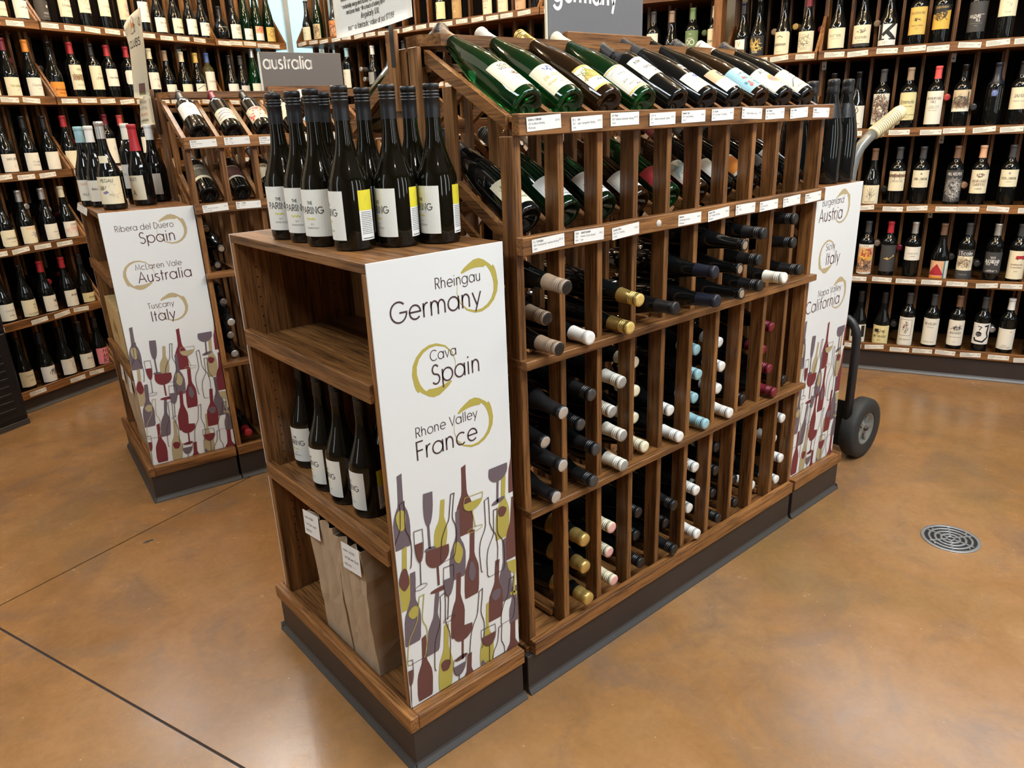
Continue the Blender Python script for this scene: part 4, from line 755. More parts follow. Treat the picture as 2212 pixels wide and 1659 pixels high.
# bottles stored neck outward in the three bin tiers: (tier floor, column, capsule, [(y, z) of the capsule end from the lowest up])
NECK = [
 (.886, 0, ('screw', 'tan', 'black'), 'tan screw cap with black end', [(-.039, .91), (.012, .966), (-.065, 1.049)]), (.886, 1, ('foil', 'white', 'white'), 'white capsule', [(-.016, .903)]), (.886, 2, ('screw', 'gold', 'gold'), 'gold screw cap', [(-.031, .905), (-.047, .973)]),
 (.886, 3, ('foil', 'black', 'black'), 'black capsule', [(-.071, .937)]), (.886, 4, ('foil', 'navy', 'navy'), 'navy capsule', [(-.105, .938), (-.085, 1.006)]), (.886, 5, ('cork', 'black', 'tan'), 'bare lip and pale cork', [(-.095, .934), (-.076, .994), (-.095, 1.060)]),
 (.886, 6, ('screw', 'black', 'black'), 'black screw cap', [(-.075, .932), (-.058, .998), (-.075, 1.073)]), (.886, 7, ('screw', 'ivory', 'white'), 'white ridged screw cap', [(-.076, .934)]), (.886, 8, ('screw', 'black', 'black'), 'black ridged cap', [(-.055, .936), (-.020, 1.011), (-.026, 1.082)]),
 (.517, 0, ('long', 'black', 'silver'), 'black sleeve and silver star end', [(-.020, .541), (-.030, .622), (.013, .672), (-.034, .755)]), (.517, 1, ('screw', 'black', 'dgrey'), 'matt black screw cap', [(-.027, .540), (-.022, .620), (.016, .678), (-.007, .758)]), (.517, 2, ('screw', 'ivory', 'grey'), 'white screw cap with grey end', [(-.018, .538), (-.001, .612), (.023, .675), (.004, .755)]),
 (.517, 3, ('screw', 'cream', 'cream'), 'cream screw cap', [(.014, .540), (.063, .606), (.049, .692), (.066, .765)]), (.517, 4, ('screw', 'white', 'white'), 'white screw cap with leaf mark', [(-.009, .538), (.037, .600)]), (.517, 5, ('screw', 'lblue', 'lblue'), 'pale blue screw cap', [(-.008, .540), (.044, .602), (.025, .682), (.045, .748)]),
 (.517, 6, ('screw', 'white', 'white'), 'plain white screw cap', [(-.007, .538), (.047, .598), (.030, .675), (.052, .742)]), (.517, 7, ('screw', 'black', 'black'), 'black screw cap', [(.028, .540)]), (.517, 8, ('screw', 'dred', 'dred'), 'wine-red screw cap', [(-.007, .538), (.024, .606), (.041, .668), (.028, .742)]), (.517, 9, ('screw', 'black', 'black'), 'black screw cap', [(.030, .540)]),
 (.151, 1, ('champ', 'goldfoil', 'goldfoil'), 'gold foil', [(-.009, .190), (.016, .268), (.004, .361)]), (.151, 2, ('screw', 'cream', 'pink'), 'cream screw cap with pink end', [(.012, .178), (.042, .248), (.021, .340)]), (.151, 3, ('screw', 'black', 'black'), 'black screw cap', [(.018, .176), (.048, .246), (.031, .333)]), (.151, 4, ('screw', 'black', 'black'), 'glossy black screw cap', [(-.006, .176), (.039, .240), (.001, .320)]),
 (.151, 5, ('screw', 'white', 'white'), 'white screw cap', [(.001, .174), (.044, .240), (.012, .318), (.029, .384)]), (.151, 6, ('screw', 'black', 'black'), 'black screw cap and green-white neck label', [(.010, .176), (.043, .246), (.029, .336), (.040, .407)]), (.151, 7, ('screw', 'black', 'black'), 'black screw cap', [(.028, .176), (.047, .250), (.050, .330)]), (.151, 8, ('screw', 'white', 'white'), 'white screw cap', [(.044, .190)]), (.151, 9, ('screw', 'white', 'white'), 'white screw cap with emblem', [(.025, .174), (.023, .252), (.047, .322), (.030, .398)]),
]
TIER = {.886: 'upper', .517: 'middle', .151: 'lowest'}
POS = ['lowest', 'second-lowest', 'third-lowest', 'topmost']
def neck_out(fr, px, floor_z, col, cap, desc, ends, rack, zs=1, shape='slim', dx=0):
    for i, (y, z) in enumerate(ends):
        sh = 'champ' if cap[0] == 'champ' else shape; R, H = SHAPE[sh][:2]
        x = (px[col] + px[col + 1]) / 2 + dx + (.007 if i % 2 else -.007); zb = floor_z * zs + R + .001 + i * (2 * R + .0045)
        dz = z - zb; ay = math.sqrt(max(.01, H * H - dz * dz)); tilt = math.atan2(dz, ay)
        ex = []
        if 'green-white' in desc: ex = [(.215, .232, .02, 'white', band(.75, 1, 'green'), 'gw')]
        if cap[0] == 'champ': ex = [(.03, .115, .075, 'dgrey', T(('BRUT', .5, .15, 'gold')), 'brut')]
        pos = POS[i] if len(ends) > 1 else 'alone'
        bottle('wine_bottle', fr, (x, y + ay, zb), sh, 'dark', cap, None, rx=math.pi / 2 - tilt, rz=math.radians(180 + 40 * i), label='%s, %s, %s column, %s bins, %s rack' % (('bottle with ' + desc), pos, ORD[col], TIER[floor_z], rack), group='bottles stored neck outward in the %s rack' % rack, extra=ex)
for n in NECK: neck_out(F_MAIN, PX, *n, 'germany', shape='hock' if n[0] == .886 else 'slim')
AX = [p - .028 for p in PX]
for n in ((.886, 0, ('cork', 'black', 'tan'), 'bare lip and gold-printed cork', [(.094, .886), (.047, .955), (.18, 1.02)]), (.517, 0, ('screw', 'black', 'silver'), 'black cap with silver ring', [(.060, .525), (.141, .585), (.029, .665), (.169, .722)]), (.151, 0, ('foil', 'red', 'red'), 'red capsule', [(.051, .175)])): neck_out(F_SP, AX, *n, 'australia', zs=ZS_SP)
g3 = 'tilted bottles on the australia rack'
for i, (gl, cap, lb, tx) in enumerate([('dark', ('foil', 'dgrey', 'dgrey'), (.075, .165, .068, 'white', both(scrib(0, .62, .14, .12, 20, 'grey', 3, .0009), T(('Shiraz', .3, .06, 'grey'))), 'a0'), 'black bottle with grey capsule and tall white label'), ('dark', ('foil', 'dred', 'dred'), (.040, .118, .070, 'cream', both(lines([(-.4, .4), (-.1, .55), (.35, .45)], .006, 'purple'), lines([(-.3, .68), (.1, .8), (.4, .7)], .006, 'purple'), lines([(-.4, .2), (.1, .28)], .004, 'purple')), 'a1'), 'bottle with wine-red capsule and purple-striped label'),
   ('dark', ('foil', 'black', 'black'), (.040, .125, .070, 'cream', ROUNDRED, 'a2'), 'bottle with black capsule and red-dotted label'), ('dark', ('foil', 'dgrey', 'dgrey'), (.055, .150, .070, 'cream', scrib(0, .5, .4, .4, 40, 'peach', 13, .0012), 'a3'), 'bottle with dark capsule and cream patterned label'), ('dark', ('foil', 'white', 'white'), (.06, .15, .07, 'white', None, 'a4'), 'bottle with white capsule and blank white label')]):
    on_slope(F_SP, i, .050, 1.396, 'bord', gl, cap, lb, tx + ', top tier of australia rack', g3, px=AX, zs=ZS_SP, roll=-8)
for i, (cap, lb, tx) in enumerate([(('foil', 'tan', 'tan'), (.070, .160, .070, (.10, .095, .07), both(band(0, .18, 'cream'), band(.18, .21, 'ink', 2), T(('Torzi', .74, .14, 'silver'))), 'b0'), 'bottle with olive-grey label and cream band'), (('foil', 'maroon', 'maroon'), (.060, .140, .070, 'maroon', both(band(0, .14, 'ivory'), band(.92, .97, 'silver')), 'b1'), 'bottle with maroon label'), (('foil', 'dgrey', 'dgrey'), (.055, .140, .070, 'cream', T(('PIRIE', .78, .15, 'ink'), ('South', .4, .06, 'grey')), 'b2'), 'bottle with cream lettered label')]):
    on_slope(F_SP, i, .066, 1.166, 'bord', 'dark', cap, lb, tx + ', second tier of australia rack', g3, ang=31, px=AX, zs=ZS_SP, roll=-6)
# one large bottle on the back slope of the germany rack
bottle('wine_bottle', F_MAIN, ((PX[0] + PX[1]) / 2, .655, 1.405), 'magnum', 'dgreen', ('foil', 'dgrey', 'dgrey'), (.04, .12, .06, 'olive', T(('Magnum', .5, .1, 'gold')), 'mag'), rx=math.pi / 2 - math.radians(28), rz=math.pi, label='large dark green bottle lying on the back slope of the germany rack')
# ------------------------------------------------------------------ white-label bottles on the nearest end cap
def paring(P, w, z0, z1):
    h = z1 - z0
    P.text('THE', .003, z0 + .69 * h, .0062, 'ink', 2, w=.13, al='c', serif=True, step=2); P.text('PARING', .003, z0 + .50 * h, .0128, 'ink', 2, w=.125, width=.056, al='c', serif=True)
    P.ribbon([(-.010 + i * .0025, z0 + (.385 + .02 * math.sin(i * 2.1)) * h) for i in range(10)], [.0006, .0016, .0022, .0014, .0008, .0020, .0024, .0016, .0018, .0006], 'lime', 2)
    P.text('2022', .003, z0 + .25 * h, .0032, 'grey', 2, w=.12, al='c', step=2); P.text('CHARDONNAY', .003, z0 + .17 * h, .0034, 'grey', 2, w=.12, al='c', step=2)
def pback(P, w, z0, z1):
    h = z1 - z0; P.rect(-w / 2, w / 2, z0 + .60 * h, z1, (.72, .62, .03), 1); P.text('P', -.001, z0 + .78 * h, .009, (.62, .55, .15), 2, w=.1, al='c', serif=True)
    rnd = random.Random(3)
    for i in range(13):
        y = z0 + (.56 - .036 * i) * h; x = -w * .40
        while x < w * .30:
            l = rnd.uniform(.001, .0035); P.rect(x, x + l, y, y + .0011, 'ink', 2); x += l + .0008
    P.rect(-w * .4, w * .4, z0 + .03 * h, z0 + .045 * h, 'ink', 2)
PIV = (.80, .79, .71)
FRONT = (.022, .116, .092, PIV, paring, 'paring'); BACK = (.020, .116, .034, (.80, .79, .74), pback, 'pback')
g = 'white-label bottles grouped on top of the nearest end cap'
for x, y, a, tx in ((.100, .203, -203, 'showing yellow back label, at the front corner'), (.182, .166, -187, 'second from corner in the front row'), (.262, .132, -186, 'nearest the rack, rightmost of front row'), (.092, .306, -160, 'second from corner along the left row'), (.094, .392, -152, 'third from corner along the left row'), (.090, .478, -143, 'farthest along the left row'),
                    (.186, .268, -180, 'behind the front row, middle'), (.268, .222, -180, 'behind the front row, nearest the rack'), (.184, .354, -170, 'in the third row, middle'), (.186, .440, -170, 'deepest of the group on end-cap top')):
    b_ = dict(lab=FRONT, extra=[BACK + (math.radians(128),)])
    bottle('wine_bottle', None, (x, y, 1.1492), 'pair', 'olive', ('screw', 'black', 'black'), rz=math.radians(a + 90), label='black screw-cap bottle, white label, ' + tx, group=g, **b_)
g = 'white-label bottles on the middle shelf of the nearest end cap'
for x, y, a, tx in ((.098, .256, -196, 'nearest the printed panel'), (.090, .352, -196, 'second from the printed panel'), (.092, .446, -192, 'third from the printed panel'), (.118, .605, -172, 'at the back by the side'), (.185, .31, -180, 'hidden in the second row')):
    bottle('wine_bottle', None, (x, y, .5292), 'pair', 'olive', ('screw', 'black', 'black'), FRONT, rz=math.radians(a + 90), label='black-capped bottle on middle end-cap shelf, ' + tx, group=g, extra=[BACK + (math.radians(128),)])
# ------------------------------------------------------------------ paper bags
KR = pm((.44, .325, .21), .75, var=.08, scale=14, bump=.15)
def paper_bag(x0, x1, y0, y1, z0, h, label, texts, seed, fr=None, lab_y=.5):
    e = empty('paper_bag', (0, 0, 0)); setp(e, label, 'paper bag', 'brown paper bags on the end-cap shelves')
    if fr is not None: e.location = fr.to_translation(); e.rotation_euler = fr.to_euler()
    rnd = random.Random(seed); mb = MB(); k = mb.mi(KR); nx, ny, nz = 4, 7, 9; ring = []
    per = [(x0 + (x1 - x0) * i / nx, y0) for i in range(nx)] + [(x1, y0 + (y1 - y0) * i / ny) for i in range(ny)] + [(x1 - (x1 - x0) * i / nx, y1) for i in range(nx)] + [(x0, y1 - (y1 - y0) * i / ny) for i in range(ny)]
    n = len(per)
    for j in range(nz + 1):
        t = j / nz
        for i, (x, y) in enumerate(per):
            fx = abs((y - y0) / (y1 - y0) - .5); dx = 0
            if abs(x - x0) < 1e-6 and 0 < j: dx = -.010 * t + .0045 * (1 if int((y - y0) / (y1 - y0) * 4.99) % 2 else -1) * min(1, t * 2.5) + rnd.uniform(-.0018, .0018)
            if abs(x - x1) < 1e-6: dx = -.006 * t
            dy = rnd.uniform(-.002, .002) * (1 if j else 0) + (.004 * math.sin(6 * t + i) if j else 0)
            mb.v.append((x + dx, y + dy, z0 + h * t + (.006 * math.sin(i * 1.9 + seed) if j == nz else 0)))
    for j in range(nz):
        for i in range(n): q = (i + 1) % n; mb.f.append((j * n + i, j * n + q, (j + 1) * n + q, (j + 1) * n + i)); mb.m.append(k); mb.sm.append(False)
    mb.f.append(tuple(range(n))[::-1]); mb.m.append(k); mb.sm.append(False)
    # inner wall so the open mouth has thickness
    o = len(mb.v); cx, cy = (x0 + x1) / 2, (y0 + y1) / 2
    for j in (nz, 2):
        for i in range(n): v = mb.v[j * n + i]; mb.v.append((v[0] + (cx - v[0]) * .02, v[1] + (cy - v[1]) * .02, v[2] - (.0002 if j == nz else 0)))
    for i in range(n):
        q = (i + 1) % n; mb.f.append((nz * n + i, nz * n + q, o + q, o + i)); mb.f.append((o + i, o + q, o + n + q, o + n + i)); mb.m += [k, k]; mb.sm += [False, False]
    mb.build('bag_body', e)
    P = Print(); P.rect(-.042, .042, -.032, .032, ('P', 0), 0)
    for i, t in enumerate(texts): P.text(t, -.034, .012 - i * .017, .0062, 'ink' if i else (.08, .08, .08), 1, w=.11, step=2, width=min(.068, text_w(t) * .0062))
    c = link('name_slip', P.mesh('name_slip', lambda x, y, l: (-.0006 - l * .0002, -x, y), None, lambda c: pm((.78, .77, .74), .6) if isinstance(c, tuple) and c[0] == 'P' else ink(c)), e)
    c.location = (x0 - .0175, y0 + (y1 - y0) * lab_y, z0 + h - .030); c.rotation_euler = (math.radians(-7), math.radians(4), 0)
    return e
paper_bag(.030, .300, .178, .300, .1365, .345, 'brown paper bag nearer the printed panel, name slip reading SANDRA', ['name: SANDRA', 'Wine Club Level: CELLAR', 'Add Info: ______'], 1, lab_y=.34)
paper_bag(.030, .290, .306, .442, .1365, .352, 'brown paper bag farther from the panel, with a half-hidden slip', ['name: ROBIN', 'Wine Club Level', 'Add Info'], 2, lab_y=.80)
# ------------------------------------------------------------------ things in and on the left end cap
def crate():
    M = F_SP @ Matrix.Translation((.034, .262, .5295 * ZS_SP)); e = setp(empty('wooden_crate', M.to_translation(), SPA), 'pale wooden wine crate on the left end-cap shelf', 'crate')
    pine = pm((.62, .44, .20), .6, var=.18, scale=18); L, Wd, Hh = .28, .375, .20
    bx('bottom_board', 0, L, 0, Wd, .0005, .012, pine, e); bx('end_board', 0, .014, 0, Wd, .0125, Hh, pine, e); bx('end_board', L - .014, L, 0, Wd, .0125, Hh, pine, e)
    bx('side_board', .0145, L - .0145, 0, .012, .0125, Hh, pine, e); bx('side_board', .0145, L - .0145, Wd - .012, Wd, .0125, Hh, pine, e); bx('lid_board', .0, L, .0, Wd, Hh + .0002, Hh + .012, pine, e)
    P = Print(); scrib(0, .5, .2, .2, 30, (.30, .18, .07), 4, .0022)(P, .3, 0, .18); link('brand_mark', P.mesh('brand_mark', lambda x, y, l: (-.0004, .19 - x, y)), e)
crate()
paper_bag(.038, .30, .10, .30, .1365 * ZS_SP, .33, 'brown paper bag low in the left end cap, near its panel', ['name', 'Wine Club'], 5, F_SP, .6)
paper_bag(.038, .28, .312, .50, .1365 * ZS_SP, .33, 'brown paper bag low in the left end cap, farther back', ['name', 'Wine Club'], 6, F_SP, .6)
zt = 1.149 * ZS_SP + .0002
g = 'mixed bottles standing on the left end cap'
for i, (x, y, sh, cap, lb, rz, tx) in enumerate([
  (.095, .150, 'pair', ('foil', 'silver', 'silver'), (.022, .118, .078, 'cream', both(T(('PEGAU', .86, .12, 'ink', False)), scrib(-.2, .62, .14, .12, 14, 'ink', 5, .0012), fill([(-.22, .42), (-.05, .5), (.02, .42), (-.12, .36)], 'purple'), scrib(.2, .5, .25, .3, 12, 'tan', 6, .0006)), 'pegau'), -25, 'bottle with silver capsule and torn-edged cream label'),
  (.212, .235, 'burg', ('long', 'red', 'red'), (.022, .112, .070, 'cream', T(('VILLET', .85, .12, 'ink'), ('A', .3, .2, 'ink')), 'villet'), -58, 'bottle with bright red capsule'),
  (.052, .425, 'burg', ('foil', 'lblue', 'lblue'), (.022, .100, .070, 'ivory', T(('CHAT', .8, .1, 'orange'), ('VOLZ', .3, .1, 'ink')), 'volz'), -35, 'bottle with pale blue capsule'),
  (.078, .335, 'burg', ('foil', 'white', 'white'), (.022, .100, .070, 'ivory', T(('Blanc', .6, .1, 'ink')), 'bl'), -35, 'bottle with white capsule, left row'),
  (.205, .345, 'bord', ('foil', 'ivory', 'ivory'), (.060, .150, .066, 'white', T(('DOMAINE', .6, .08, 'grey')), 'dom'), -40, 'round-shouldered bottle with ivory capsule'),
  (.235, .450, 'burg', ('foil', 'teal', 'teal'), None, 0, 'bottle with teal patterned capsule'), (.290, .360, 'burg', ('foil', 'white', 'white'), (.03, .11, .07, 'ivory', None, 'iv'), -50, 'bottle with white capsule beside the rack post'),
  (.065, .535, 'burg', ('foil', 'lblue', 'lblue'), (.022, .1, .07, 'ivory', None, 'iv2'), -35, 'bottle with pale blue capsule, farthest back')]):
    bottle('wine_bottle', F_SP, (x, y, zt), sh, 'dark', cap, lb, rz=math.radians(rz), label=tx + ', on left end cap', group=g, extra=[(.165, .19, .030, 'cream', None, 'nk')] if i == 0 else ())
# folded white price-tag row hanging over the left edge of that end cap
for i in range(7):
    M = F_SP @ Matrix.Translation((.010, .30 + .05 * i, 1.1385 * ZS_SP)); o = setp(bx('hanging_tag', -.0012, 0, -.021, .021, -.016, .0115, pm((.78, .77, .73), .55), None, 0), 'small white tag hanging %s from the panel on left end-cap top edge' % ORD[i], 'tag', 'white tags along the left end-cap edge'); o.location = M.to_translation(); o.rotation_euler = (0, .25, SPA)
# ------------------------------------------------------------------ black-foil bottles on the far end cap
for i, (x, y, rz) in enumerate(((1.793, .094, 130), (1.882, .090, 150), (1.84, .190, 140), (1.745, .190, 160))):
    bottle('wine_bottle', None, (x, y, 1.1492), 'champ', 'dark', ('champ', 'black', 'black'), None if i < 2 else (.03, .10, .05, 'dgrey', both(T(('BRUT', .7, .1, 'grey')), dot(.3, .4, .006, 'grey')), 'bk'), rz=math.radians(rz), label='sparkling wine bottle in black foil, ' + ['nearest the panel edge on far end cap', 'beside the hand-truck handle on far end cap', 'behind on far end cap', 'closest to the rack on far end cap'][i], group='black-foil bottles on the far end cap')
# ------------------------------------------------------------------ signs
GREYB = pm((.135, .125, .118), .45, var=.04); EDGE = pm((.72, .66, .50), .5)
def sign_board(fr, x0, x1, y, z0, h, text, tx0, tx1, tz, th, label, col, edge):
    M = fr @ Matrix.Translation((0, 0, 0)); e = setp(empty('sign_board', M.to_translation(), fr.to_euler().z), label, 'sign')
    bx('board', x0, x1, y, y + .007, z0, z0 + h, col, e, .0012); bx('board_edge', x0 - .006, x0 - .0005, y, y + .0075, z0, z0 + h, edge, e, .0012)
    P = Print(); P.text(text, tx0, tz, th, (.80, .79, .75), 1, w=.135, width=tx1 - tx0); link('lettering', P.mesh('lettering', lambda x, z, l: (x, y - .0005 - l * .0002, z)), e)
    return e
setp(bx('sign_rail', .835, 1.17, .325, .3435, 1.5662, 1.592, WX), 'oak rail on the rack top holding the germany sign', 'rail')
setp(bx('sign_rail', .835, 1.17, .3568, .372, 1.5662, 1.592, WX), 'rear oak rail behind the germany sign', 'rail')
sign_board(F_MAIN, .787, 1.155, .3465, 1.5668, .195, 'germany', .803, 1.045, 1.664, .064, 'grey board lettered germany on top of the large rack', pm((.135, .140, .150), .45, var=.04), EDGE)
M = F_SP @ Matrix.Translation((0, 0, 0))
for y0, y1, n in ((.318, .337, 'front oak rail below the australia sign'), (.350, .366, 'rear oak rail behind the australia sign')):
    o = setp(bx('sign_rail', .775, 1.085, y0, y1, 1.5398, 1.560, WX), n, 'rail'); o.location = M.to_translation(); o.rotation_euler = (0, 0, SPA)
sign_board(F_SP, .765, 1.12, .3395, 1.5402, .152, 'australia', .775, .985, 1.628, .050, 'grey board lettered australia on the rear oak rack', GREYB, EDGE)
def card(name, fr, grid, texts, label, mat, par=None):
    """grid(u, v) -> local point; texts drawn in card coordinates 0..1"""
    mb = MB(); k = mb.mi(mat); nu, nv = 10, 12
    for s in (0, 1):
        for j in range(nv + 1):
            for i in range(nu + 1):
                p = grid(i / nu, j / nv); mb.v.append((p[0] + .0012 * s, p[1], p[2]))
    W_ = nu + 1; o = W_ * (nv + 1)
    for j in range(nv):
        for i in range(nu):
            a = j * W_ + i; mb.f += [(a, a + 1, a + W_ + 1, a + W_), (o + a + W_, o + a + W_ + 1, o + a + 1, o + a)]; mb.m += [k, k]; mb.sm += [True, True]
    for j in range(nv):
        for i in (0, nu): a = j * W_ + i; mb.f.append((a, a + W_, o + a + W_, o + a)); mb.m.append(k); mb.sm.append(False)
    for i in range(nu):
        for j in (0, nv): a = j * W_ + i; mb.f.append((a, a + 1, o + a + 1, o + a)); mb.m.append(k); mb.sm.append(False)
    c = mb.build(name, par)
    P = Print()
    for t in texts: t(P)
    l = link('lettering', P.mesh('lettering', lambda x, y, l: (lambda p: (p[0] - .0006 - l * .0002, p[1], p[2]))(grid(x, y)), .06), c)
    return c
def tx(t, x, y, h, wd=None, col='ink', w=.10, serif=False, sl=0.0, al='c', asp=1.0):
    def d(P):
        tw = text_w(t) * h / asp; P.text(t, x, y, h, col, 1, w=w, width=wd or tw, al='l' if al == 'l' else 'c', serif=serif, sl=sl, step=2)
        if al == 'c': pass
    return d
CARDW = pm((.84, .85, .80), .5, var=.03, scale=6)
# tasting note hung on the end of the germany rack, facing the aisle
e = setp(empty('tasting_note', (0, 0, 0)), 'white tasting-note card with price, fixed to the germany rack end', 'sign')
bx('holder', .3400, .3415, .372, .388, 1.505, 1.62, BLK, e, 0)
def gnote(u, v):
    y = .592 - .392 * u; return (.372 - .045 * u + .012 * math.sin(3.14 * u) - .05 + .0 * v - .018 * (1 - v) * 0, y, 1.582 + .26 * v)
class _S: pass
def note_text(P):
    for t, x, y, h, sl, se in (('a mix of new and neutral French oak', .08, .335, .030, 0, False), ('fermentation, this wine offers', .10, .285, .030, 0, False), ('wonderfully integrated acidity. Ripe notes of apple', .10, .225, .030, 0, False), ('and pear finish with a touch of baking spice.', .155, .175, .030, 0, False)):
        P.text(t, x, y, .034, 'ink', 1, w=.10, width=min(.80, text_w(t) * .0185), step=2)
    P.text('Regularly $30,', .33, .115, .042, 'ink', 1, w=.09, width=.24, serif=True, sl=.2, step=2); P.text('now a fantastic value at just $22.95!', .16, .045, .042, 'ink', 1, w=.09, width=.60, serif=True, sl=.2, step=2)
    P.text('The Paring Chardonnay', .1, .62, .09, 'ink', 1, w=.09, width=.8, step=2)
card('note_card', None, gnote, [note_text], '', CARDW, e)
# wine-club card on the end of the australia rack
e = setp(empty('wine_club_sign', F_SP.to_translation(), SPA), 'curled cream card reading WINE CLUBS on the australia rack end', 'sign')
CREAMC = pm((.74, .69, .54), .6, var=.03)
def gup(u, v):
    a = .540 + .06 * v; b = .390 - .19 * v; y = a + (b - a) * u; return (.325 - .045 * math.sin(3.14 * u) * (1 - .8 * v) - .012 * v, y, 1.527 + .275 * v + .018 * u * v)
def club(P):
    P.text('WINE CLUBS', .05, .62, .085, 'ink', 1, w=.14, width=.86)
    for i, (x, y) in enumerate(((.12, .86), (.28, .84), (.72, .80), (.9, .84))): P.ribbon([(x, y), (x + .02, y + .07), (x + .05, y + .06), (x + .05, y - .02), (x, y)], .008, 'ink', 1)
    P.ribbon([(.42, .90), (.50, .93), (.53, .86), (.46, .80), (.42, .90)], .008, 'orange', 1); P.poly([(.62, .84), (.72, .86), (.72, .90), (.62, .90)], 'orange', 1); P.ribbon([(.60, .78), (.60, .93), (.64, .98), (.72, .93), (.72, .78), (.60, .78)], .008, 'ink', 1)
    rnd = random.Random(4)
    for i in range(13):
        y = .55 - .036 * i; P.rect(.10, .10 + rnd.uniform(.12, .42), y, y + .007, (.25, .22, .2), 1)
    P.rect(.76, .92, .05, .17, (.18, .10, .08), 1); P.rect(.76, .92, .03, .05, 'olive', 1)
card('upper_card', None, gup, [club], '', CREAMC, e)
def glow(u, v):
    a = .62 - .04 * v; b = .31 + .06 * v; return (.322 - .02 * math.sin(3.14 * u) - .012 * (1 - v), a + (b - a) * u, 1.415 + .105 * v + .008 * u)
def low(P):
    for i, (y, c) in enumerate(((.80, 'maroon'), (.58, 'maroon'), (.36, 'coral'), (.16, 'ink'))): P.text(['TASTING', 'EVENTS', 'MEMBERS', 'ask for details'][i], .15, y, .09, c, 1, w=.10, width=.68, step=2)
card('lower_card', None, glow, [low], '', CREAMC, e); bx('clip', .326, .3275, .44, .47, 1.40, 1.56, pm(C['brown'], .5), e, 0)
# ------------------------------------------------------------------ hand truck behind the far end cap
def hand_truck():
    e = setp(empty('hand_truck', (2.20, .0, 0)), 'hand truck with black wheel and beige grip beside far end cap', 'hand truck')
    gt = pm((.16, .165, .155), .35, .3, var=.25, scale=24); bt = pm((.018, .019, .021), .45, var=.2); rub = pm((.022, .023, .023), .65, var=.25, scale=40, bump=.2); hub = pm((.22, .23, .21), .45, .3); grip = pm((.70, .60, .36), .55, var=.06, scale=20)
    for i, y in enumerate((.085, .560)):
        w = empty('wheel', (.085, y, .128), 0, e); s = -1 if i == 0 else 1
        MB().lathe([(.070, -.030), (.098, -.034), (.118, -.031), (.126, -.022), (.128, 0), (.126, .022), (.118, .031), (.098, .034), (.070, .030), (.070, -.030)], rub, 40, axis='y').build('tyre', w)
        MB().lathe([(.0, -.020), (.020, -.022), (.024, -.016), (.052, -.010), (.060, -.026), (.072, -.028), (.072, .028), (.060, .026), (.052, .010), (.024, .016), (.020, .022), (0, .020)], hub, 30, axis='y').build('hub', w)
        for q in range(5):
            a = 6.2832 * q / 5; MB().beam((.020 * math.cos(a), -.014, .020 * math.sin(a)), (.062 * math.cos(a), -.018, .062 * math.sin(a)), .014, .012, hub, up=(0, 1, 0)).build('spoke', w)
        MB().lathe([(0, -.034), (.008, -.033), (.009, -.020)], pm((.06, .045, .04), .5, .5), 12, axis='y').build('axle_nut', w)
    MB().tube([(.085, .11, .128), (.085, .535, .128)], .009, bt).build('axle', e)
    pl = MB(); pl.hexa([(.018, .118, .05), (.024, .118, .05), (.024, .53, .05), (.018, .53, .05), (.018, .118, .25), (.024, .118, .25), (.024, .53, .25), (.018, .53, .25)], bt); pl.build('back_plate', e)
    bx('toe_plate', -.18, .02, .14, .51, .012, .018, bt, e, 0)
    # lower black frame loop
    loop = [(-.010, .098, .12), (-.010, .098, .45)] + [(-.012, .098 + .06 * (1 - math.cos(a)), .52 + .085 * math.sin(a)) for a in [1.5708 * q / 6 for q in range(7)]] + [(-.012, .46, .605)] + [(-.012, .46 + .06 * math.sin(a), .52 + .085 * math.cos(a)) for a in [1.5708 * q / 6 for q in range(1, 7)]] + [(-.010, .52, .12)]
    MB().tube(loop, .0165, bt, 14).build('frame', e)
    # upper grey handle
    H_ = [(-.10, .150, .60), (-.108, .150, .95), (-.110, .150, 1.10), (-.106, .150, 1.165), (-.094, .148, 1.212), (-.074, .143, 1.248), (-.046, .135, 1.274), (-.012, .126, 1.296)]
    MB().tube(H_, .0195, gt, 16).build('handle', e)
    G0 = [(-.022, .128, 1.290), (-.016, .1265, 1.2935), (.024, .117, 1.315), (.064, .107, 1.337), (.104, .097, 1.359), (.115, .094, 1.365), (.120, .093, 1.368)]
    gp = MB().tube(G0, [.0205, .0245, .0245, .0245, .0250, .022, .012], grip, 18).build('grip', e)
    d = Vector((.104 + .016, .097 - .1265, 1.359 - 1.2935)); d0 = d.normalized(); st = Vector((-.016, .1265, 1.2935))
    for q in range(13):
        c = st + d * (.04 + .066 * q); rr = .0252; MB().tube([c, c + d0 * .0022], rr, pm((.30, .24, .13), .6), 18, False).build('grip_groove', gp)
    for q in range(4):
        c = st + d * (.30 + .20 * q) + Vector((.004, -.0, -.0235)); MB().lathe([(0, -.014), (.009, -.010), (.0125, 0), (.009, .010), (0, .014)], grip, 12, at=tuple(c)).build('finger_ridge', gp)
    MB().tube([(-.10, .52, .12), (-.10, .52, .60)], .014, gt).build('strut', e); MB().tube([(-.10, .13, .60), (-.10, .53, .60)], .014, gt).build('crossbar', e); MB().tube([(-.10, .150, .12), (-.10, .150, .60)], .014, gt).build('strut', e)
hand_truck()
